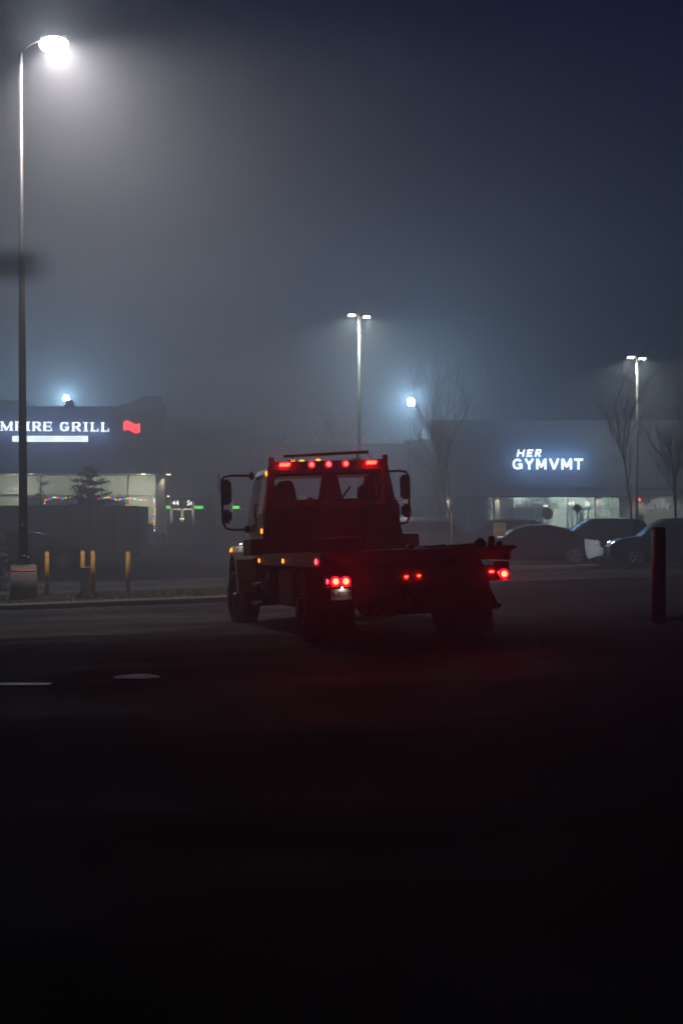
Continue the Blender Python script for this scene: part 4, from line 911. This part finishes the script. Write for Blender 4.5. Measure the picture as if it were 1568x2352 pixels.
p = at(442.5, 1225, 68); b = MB(); b.cyl((p.x, 68, 0), (p.x, 68, at(0, 1186, 68).z), .03, n=10)
tag(b.build('door_post', M['pole_light'], None, (p.x, 68, 0)), 'thin post standing in front of the glass doors with the green band', 'post')
# blurred object close to the lens at left
b = MB(); b.tube([(-.6, .75, 1.876), (-.25, .75, 1.878), (-.160, .75, 1.879)], .0042, 12)
b.ball((-.160, .75, 1.879), .0042)
tag(b.build('hanging_rod', M['plastic'], None, (-.3, .75, 1.878)), 'dark blurred bar poking in from the left edge across the tall lamp pole', 'bar')

# ------------------------------------------------------------------ trees
def bare_tree(u, vtop, D, spread, label, seed, stems=1, m='bark', trunk_h=1.6, dense=1.0):
    rnd = random.Random(seed); p = at(u, 1250, D); H = at(u, vtop, D).z; base = Vector((p.x, D, G(p.x, D)))
    t = empty('bare_tree', base, label=label, cat='tree')
    tr = MB(); cr = MB()
    def grow(bm, p0, d, L_, r, depth):
        pts = [p0]; n = 4; dd = d.copy()
        for i in range(n):
            cv = .05 if depth == 0 else .15; dd = (dd+Vector((rnd.gauss(0, cv), rnd.gauss(0, cv), rnd.gauss(.04, .08)))).normalized()
            pts.append(pts[-1]+dd*L_/n)
        rs = [r*(1-.45*i/n) for i in range(n+1)]
        bm.tube(pts, rs, 6 if depth < 2 else 4)
        if depth >= 4 or r < .0025: return
        k = {0: 8, 1: 6, 2: 4, 3: 3, 4: 3}[depth]
        for j in range(int(k*dense+.5)):
            f_ = rnd.uniform(.25, 1) if depth else rnd.uniform(.3, 1); i = min(n-1, int(f_*n)); q = pts[i].lerp(pts[i+1], f_*n-i)
            az = rnd.uniform(0, 6.28); el = rnd.uniform(.35, .75)*spread
            side = Vector((math.cos(az), math.sin(az), 0)); nd = (dd*math.cos(el)+side*math.sin(el)+Vector((0, 0, .25))).normalized()
            grow(cr, q, nd, L_*rnd.uniform(.5, .75), r*rnd.uniform(.35, .55), depth+1)
    tr.tube([(0, 0, -.1), (0.02, 0, trunk_h*.5), (0, 0, trunk_h)], [.09, .07, .06], 10)
    for s in range(stems):
        a = rnd.uniform(0, 6.28) if stems > 1 else 0; tilt = .0 if stems == 1 else .22
        d = Vector((math.cos(a+s*math.pi)*tilt, math.sin(a+s*3.14)*tilt, 1)).normalized()
        grow(tr, Vector((0, 0, trunk_h-.05)), d, (H-trunk_h)*.72, .045, 0)
    o1 = tr.build('trunk', M[m], t); o2 = cr.build('crown', M[m], t); return t
bare_tree(1035, 915, 63, .9, 'tall bare winter tree left of the gym fascia, above the truck bed', 3, 2)
bare_tree(1009, 1010, 66, .8, 'slimmer bare tree just left of the tall one, closer to the truck mirror', 11)
bare_tree(1450, 930, 61, .95, 'leafless tree with dark trunk in front of the gym right of the sign', 5, 1)
bare_tree(1551, 985, 58, 1.0, 'forked leafless tree at the right edge of the photo', 8, 2, trunk_h=1.5)
bare_tree(785, 962, 74, 1.0, 'faint bare treetop rising behind the tow truck light bar', 21, 2, dense=1.0)

def conifer(u, vtop, D, wid, label, seed, m='needle', gap=.0, zbase=.3, n=26, name='conifer_tree', H=None, ns=1.0):
    rnd = random.Random(seed); p = at(u, 1250, D); H = H or at(u, vtop, D).z-G(p.x, D); base = Vector((p.x, D, G(p.x, D)))
    t = empty(name, base, label=label, cat='tree')
    b = MB(); b.tube([(0, 0, -.05), (.02, 0, H*.5), (0, 0, H)], [.06, .04, .006], 8); b.build('trunk', M['bark'], t)
    c = MB()
    for i in range(n*4):
        f_ = (i+rnd.random())/(n*4); z = zbase+(H-zbase)*f_; L_ = wid*(1-f_)**.6*rnd.uniform(.4, 1.12)+.05; a = rnd.uniform(0, 6.28)
        if rnd.random() < gap: continue
        d = Vector((math.cos(a), math.sin(a), rnd.uniform(-.1, .45)))
        q = Vector((0, 0, z)); e_ = q+d*L_; c.cyl(q, e_, .008, .003, 4, False)
        for k in range(int(26*L_)+8):
            s_ = rnd.uniform(.2, 1.0); w = q.lerp(e_, s_)+Vector((rnd.gauss(0, .05), rnd.gauss(0, .05), rnd.gauss(0, .035)))
            dv = Vector((rnd.gauss(0, 1), rnd.gauss(0, 1), rnd.gauss(0, .6))).normalized()*.075*ns; sd = dv.orthogonal().normalized()*.016*ns
            c.tri(w-sd, w+sd, w+dv); c.tri(w-dv*.4-sd, w-dv*.4+sd, w+dv.cross(sd).normalized()*.07)
    c.build('crown', M[m], t); return t
conifer(203, 1072, 62.5, 1.75, 'broad irregular evergreen above the screen wall, in front of the fairy lights', 4, gap=.2, zbase=.6, n=42, ns=1.7)
conifer(93.5, 1085, 62, .55, 'thin scraggly young evergreen beside the tall lamp pole', 9, gap=.55, zbase=.6, n=14)
conifer(486, 1135, 69, .95, 'faint small evergreen between the glass doors and the truck mirror', 14, gap=.1, n=26)
conifer(-8, 1215, 38, .36, 'frosted blue evergreen cut by the left edge beside the lamp foot', 17, 'needle_blue', .0, .25, 24)
conifer(-30, 1140, 46, .95, 'dark bushy evergreen at the left edge further back', 19, 'needle', .1, .4, 20)

# ------------------------------------------------------------------ cars
def car(label, x, y, facing, paint='car_dark', kind='sedan', lights=None, group='cars in the gym parking lot', name='parked_car', scale=1.0, bumper=None, yaw=0.0):
    """car body lofted from sections along its length; facing -1 = nose to the left"""
    S = {'sedan': dict(L=4.7, W=.90, st=[(-2.35, .45, .80, .80), (-2.2, .28, .98, .98), (-1.75, .22, 1.03, 1.05), (-1.15, .20, 1.03, 1.34), (-.55, .20, 1.02, 1.46), (.25, .20, 1.0, 1.45), (.75, .20, .98, 1.28), (1.25, .20, .96, .98), (1.9, .24, .84, .85), (2.25, .30, .70, .70), (2.35, .42, .58, .58)]),
         'suv': dict(L=4.7, W=.94, st=[(-2.35, .50, .85, .85), (-2.30, .35, 1.10, 1.20), (-2.05, .28, 1.12, 1.62), (-1.7, .25, 1.12, 1.73), (-.6, .25, 1.10, 1.76), (.3, .25, 1.08, 1.72), (.75, .25, 1.07, 1.50), (1.2, .25, 1.06, 1.10), (1.9, .28, 1.0, 1.01), (2.25, .34, .86, .86), (2.35, .45, .70, .70)])}[kind]
    t = empty(name, (x, y, G(x, y)), (0, 0, yaw if facing > 0 else math.pi+yaw), label, 'car', group); t.scale = (scale,)*3
    W = S['W']; b = MB(); rings = []; ringsz = []
    for (xx, z0, zb, zt) in S['st']:
        taper = 1-.10*max(0, abs(xx)-1.6)/.75; w = W*taper
        wr = w-.22*min(1, (zt-zb)/.35)-.0
        pr = [(-w*.9, z0), (-w, z0+.12), (-w*1.01, (z0+zb)/2), (-w*.97, zb), (-wr, zb+(zt-zb)*.85), (-wr*.82, zt), (0, zt+.02), (wr*.82, zt), (wr, zb+(zt-zb)*.85), (w*.97, zb), (w*1.01, (z0+zb)/2), (w, z0+.12), (w*.9, z0)]
        rings.append([b.bm.verts.new((xx, py, pz)) for py, pz in pr]); ringsz.append(pr)
    for A, B in zip(rings, rings[1:]):
        for k in range(len(A)):
            f = b.bm.faces.new((A[k], B[k], B[(k+1) % len(A)], A[(k+1) % len(A)])); f.smooth = True
    b.bm.faces.new(rings[0][::-1]); b.bm.faces.new(rings[-1])
    b.build('body', M[paint], t)
    # wheel arches as dark liners proud of the body, wheels
    for wx in (-1.42, 1.42):
        for s in (-1, 1):
            b = MB(); b.cyl((wx, s*(W-.22), .33), (wx, s*(W+.012), .33), .36, n=26); b.build('wheel_arch', M['plastic'], t)
            b = MB(); b.cyl((wx, s*(W-.2), .33), (wx, s*(W+.03), .33), .33, n=28); wo_ = b.build('wheel', M['rubber'], t)
            b = MB()
            for k in range(5):
                a = k*2*math.pi/5+.3; d = Vector((math.cos(a), 0, math.sin(a)))
                b.cyl(Vector((wx, s*(W+.035), .33))+d*.03, Vector((wx, s*(W+.035), .33))+d*.20, .028, .02, 6)
            n_ = 22
            for k in range(n_):
                a = 2*math.pi*k/n_; a2 = 2*math.pi*(k+1)/n_
                b.cyl((wx+math.cos(a)*.21, s*(W+.032), .33+math.sin(a)*.21), (wx+math.cos(a2)*.21, s*(W+.032), .33+math.sin(a2)*.21), .014, n=6)
            b.build('rim', M['rim'], wo_)
    # side windows
    st = S['st']; gi = [i for i, q in enumerate(st) if q[3]-q[2] > .2]
    for s in (-1, 1):
        for (i0, i1) in ((gi[0], gi[len(gi)//2]), (gi[len(gi)//2], gi[-1])):
            lo = []; hi = []
            for i in range(i0, i1+1):
                xx, z0, zb, zt = st[i]; taper = 1-.10*max(0, abs(xx)-1.6)/.75; w = W*taper; wr = w-.22*min(1, (zt-zb)/.35)
                dx = .04 if i == i0 else (-.04 if i == i1 else 0)
                lo.append((xx+dx, s*(w*.97+(wr-w*.97)*.12+.006), zb+(zt-zb)*.10)); hi.append((xx+dx, s*(w*.97+(wr-w*.97)*.92+.008), zb+(zt-zb)*.78))
            b = MB()
            for k in range(len(lo)-1): b.quad(lo[k], lo[k+1], hi[k+1], hi[k])
            b.build('side_window', M['car_glass'], t)
    def slope_glass(i0, i1, nm):
        A = st[i0]; B = st[i1]; wA = (W-.22)*.80; wB = W*.86 if B[3]-B[2] < .2 else (W-.22)*.8
        b = MB(); b.quad((A[0], -wA, A[3]+.012), (B[0], -wB, B[3]+.02), (B[0], wB, B[3]+.02), (A[0], wA, A[3]+.012)); b.build(nm, M['car_glass'], t)
    fi = gi[-1]; slope_glass(fi, fi+1, 'windshield') ; slope_glass(gi[0], gi[0]-1, 'rear_glass')
    for s in (-1, 1):
        b = MB(); b.box((.72, s*(W+.09), 1.0 if kind == 'sedan' else 1.12), (.12, .16, .12), None, .03); b.build('door_mirror', M[paint], t)
        hl = 'head_on' if lights == 'head' else 'head_off'
        zf = .68 if kind == 'sedan' else .84
        b = MB(); b.ball((2.17, s*(W*.70), zf), .12, (.8, 1.25, .50)); b.build('headlight', M[hl], t)
        tl = 'tail_on' if lights == 'tail' else 'tail_off'
        zt_ = .86 if kind == 'sedan' else 1.0
        b = MB(); b.box((-2.23, s*(W*.76), zt_), (.14, .32, .14), None, .03); b.prism([(-2.30, s*(W+.035), zt_-.10), (-2.12, s*(W+.035), zt_-.10), (-2.17, s*(W+.035), zt_+.04), (-2.24, s*(W+.035), zt_+.07)], (0, -s*.05, 0)); b.build('taillight', M[tl], t)
    b = MB(); b.b2(-2.0, 2.0, -W*.8, W*.8, .16, .3); b.build('underbody', M['plastic'], t)
    for s in (-1, 1):
        ptb = []; ptt = []
        for i in range(gi[0], gi[-1]+1):
            xx, z0, zb, zt = st[i]; w = W*(1-.10*max(0, abs(xx)-1.6)/.75); wr = w-.22*min(1, (zt-zb)/.35)
            ptb.append((xx, s*(w*.97+.01), zb+.015)); ptt.append((xx, s*(wr*.86+.01), zt+.012))
        b = MB(); b.tube(ptb, .010, 5); b.build('belt_trim', M['chrome'], t)
        b = MB(); b.tube(ptt, .016 if kind == 'suv' else .008, 6); b.build('roof_rail', M['chrome'], t)
        for xd in (-.62, .38): 
            b = MB(); b.b2(xd-.006, xd+.006, s*(W*1.0), s*(W*1.012+.004), .42, .96); b.build('door_seam', M['plastic'], t)
            b = MB(); b.box((xd-.16, s*(W+.018), .86), (.16, .03, .025), None, .006); b.build('door_handle', M['chrome'], t)
    b = MB(); b.box((2.36, 0, .52), (.03, .9, .16), None, .01); b.build('grille', M['plastic'], t)
    b = MB(); b.box((-2.38, 0, .72), (.012, .34, .12), None, .003); b.build('number_plate', M['plate'], t)
    if bumper:  # bumper and quarter painted pale where the headlamp lights them
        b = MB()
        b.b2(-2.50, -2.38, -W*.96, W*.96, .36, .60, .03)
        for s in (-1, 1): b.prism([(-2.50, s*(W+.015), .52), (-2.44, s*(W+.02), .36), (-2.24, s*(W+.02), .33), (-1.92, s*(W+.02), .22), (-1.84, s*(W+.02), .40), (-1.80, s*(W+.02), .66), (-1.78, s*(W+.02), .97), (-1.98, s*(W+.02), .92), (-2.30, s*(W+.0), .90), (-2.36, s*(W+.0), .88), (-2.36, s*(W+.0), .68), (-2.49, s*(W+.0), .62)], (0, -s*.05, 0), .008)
        b.build('lit_rear_bumper', M['car_lit'], t)
    return t
# positions from the photograph
c3 = car('dark sedan with a rear bumper corner painted pale as headlamp-lit, behind the notice sign', at(1222, 0, 55).x, 55, -1, 'car_dark', 'sedan', bumper=True, scale=1.03)
car('pale hazy car behind the truck bed under the tall bare tree', at(1010, 0, 61).x, 61, 1, 'car_grey', 'suv')
car('dark car roof visible behind the sedan, left of the notice sign', at(1150, 0, 66).x, 67, -1, 'car_dark', 'suv', scale=.93)
car('dark sport utility car with lit red tail lamp, beyond the bumper painted as headlamp-lit', at(1367, 0, 62).x, 62, -1, 'car_dark', 'suv', 'tail', scale=.97)
c5 = car('dark blue car facing left with one glowing headlamp, behind the red bollard', at(1541, 0, 53.4).x, 53.4, -1, 'car_blue', 'suv', 'head', scale=1.0, yaw=R(-4))
hx0, hx1 = at(386, 0, 78.6).x, at(560, 0, 78.6).x; hm_ = (hx0+hx1)/2
hg = empty('hedge', (hm_, 78.6, .12), label='low dark clipped hedge in front of the glass doors with the green band', cat='hedge')
b = MB(); b.b2(hx0-hm_+.08, hx1-hm_-.08, -.25, .25, -.1, 1.0); b.build('branches', M['bark'], hg)
b = MB()
for k in range(5200):
    q = Vector((random.uniform(hx0-hm_, hx1-hm_), random.uniform(-.34, .34), random.uniform(.02, 1.08+.05*math.sin(k)))); dv = Vector((random.gauss(0, 1), random.gauss(0, 1), random.gauss(0, 1))).normalized()*.09; sd = dv.orthogonal().normalized()*.03
    b.tri(q-sd, q+sd, q+dv)
b.build('leaves', M['needle'], hg)
car('dark car shape half hidden behind the tall lamp pole', at(72, 0, 52).x, 52, 1, 'car_dark', 'sedan', group='cars on the restaurant side', scale=.9)
lamp('SPOT', 'headlamp_light', (2.40, .62, .84), 26, (.92, .95, 1.0), c5, .06, (3.4, -.3, .55), R(100), .7)

# ------------------------------------------------------------------ haze
b = MB(); b.b2(-110, 110, -6, 150, -1.8, 16.5)
hz = b.build('haze', bpy.data.materials.new('haze')); hz['kind'] = 'stuff'
hm = hz.data.materials[0]; hm.use_nodes = True; hn = hm.node_tree.nodes
for n in list(hn): hn.remove(n)
ho = hn.new('ShaderNodeOutputMaterial'); hv = hn.new('ShaderNodeVolumePrincipled')
hv.inputs['Color'].default_value = (.76, .84, .98, 1); hv.inputs['Density'].default_value = FOG; hv.inputs['Anisotropy'].default_value = FOG_G
hm.node_tree.links.new(hv.outputs[0], ho.inputs['Volume'])
tag(hz, 'pale night fog hanging over the whole parking lot', 'fog')
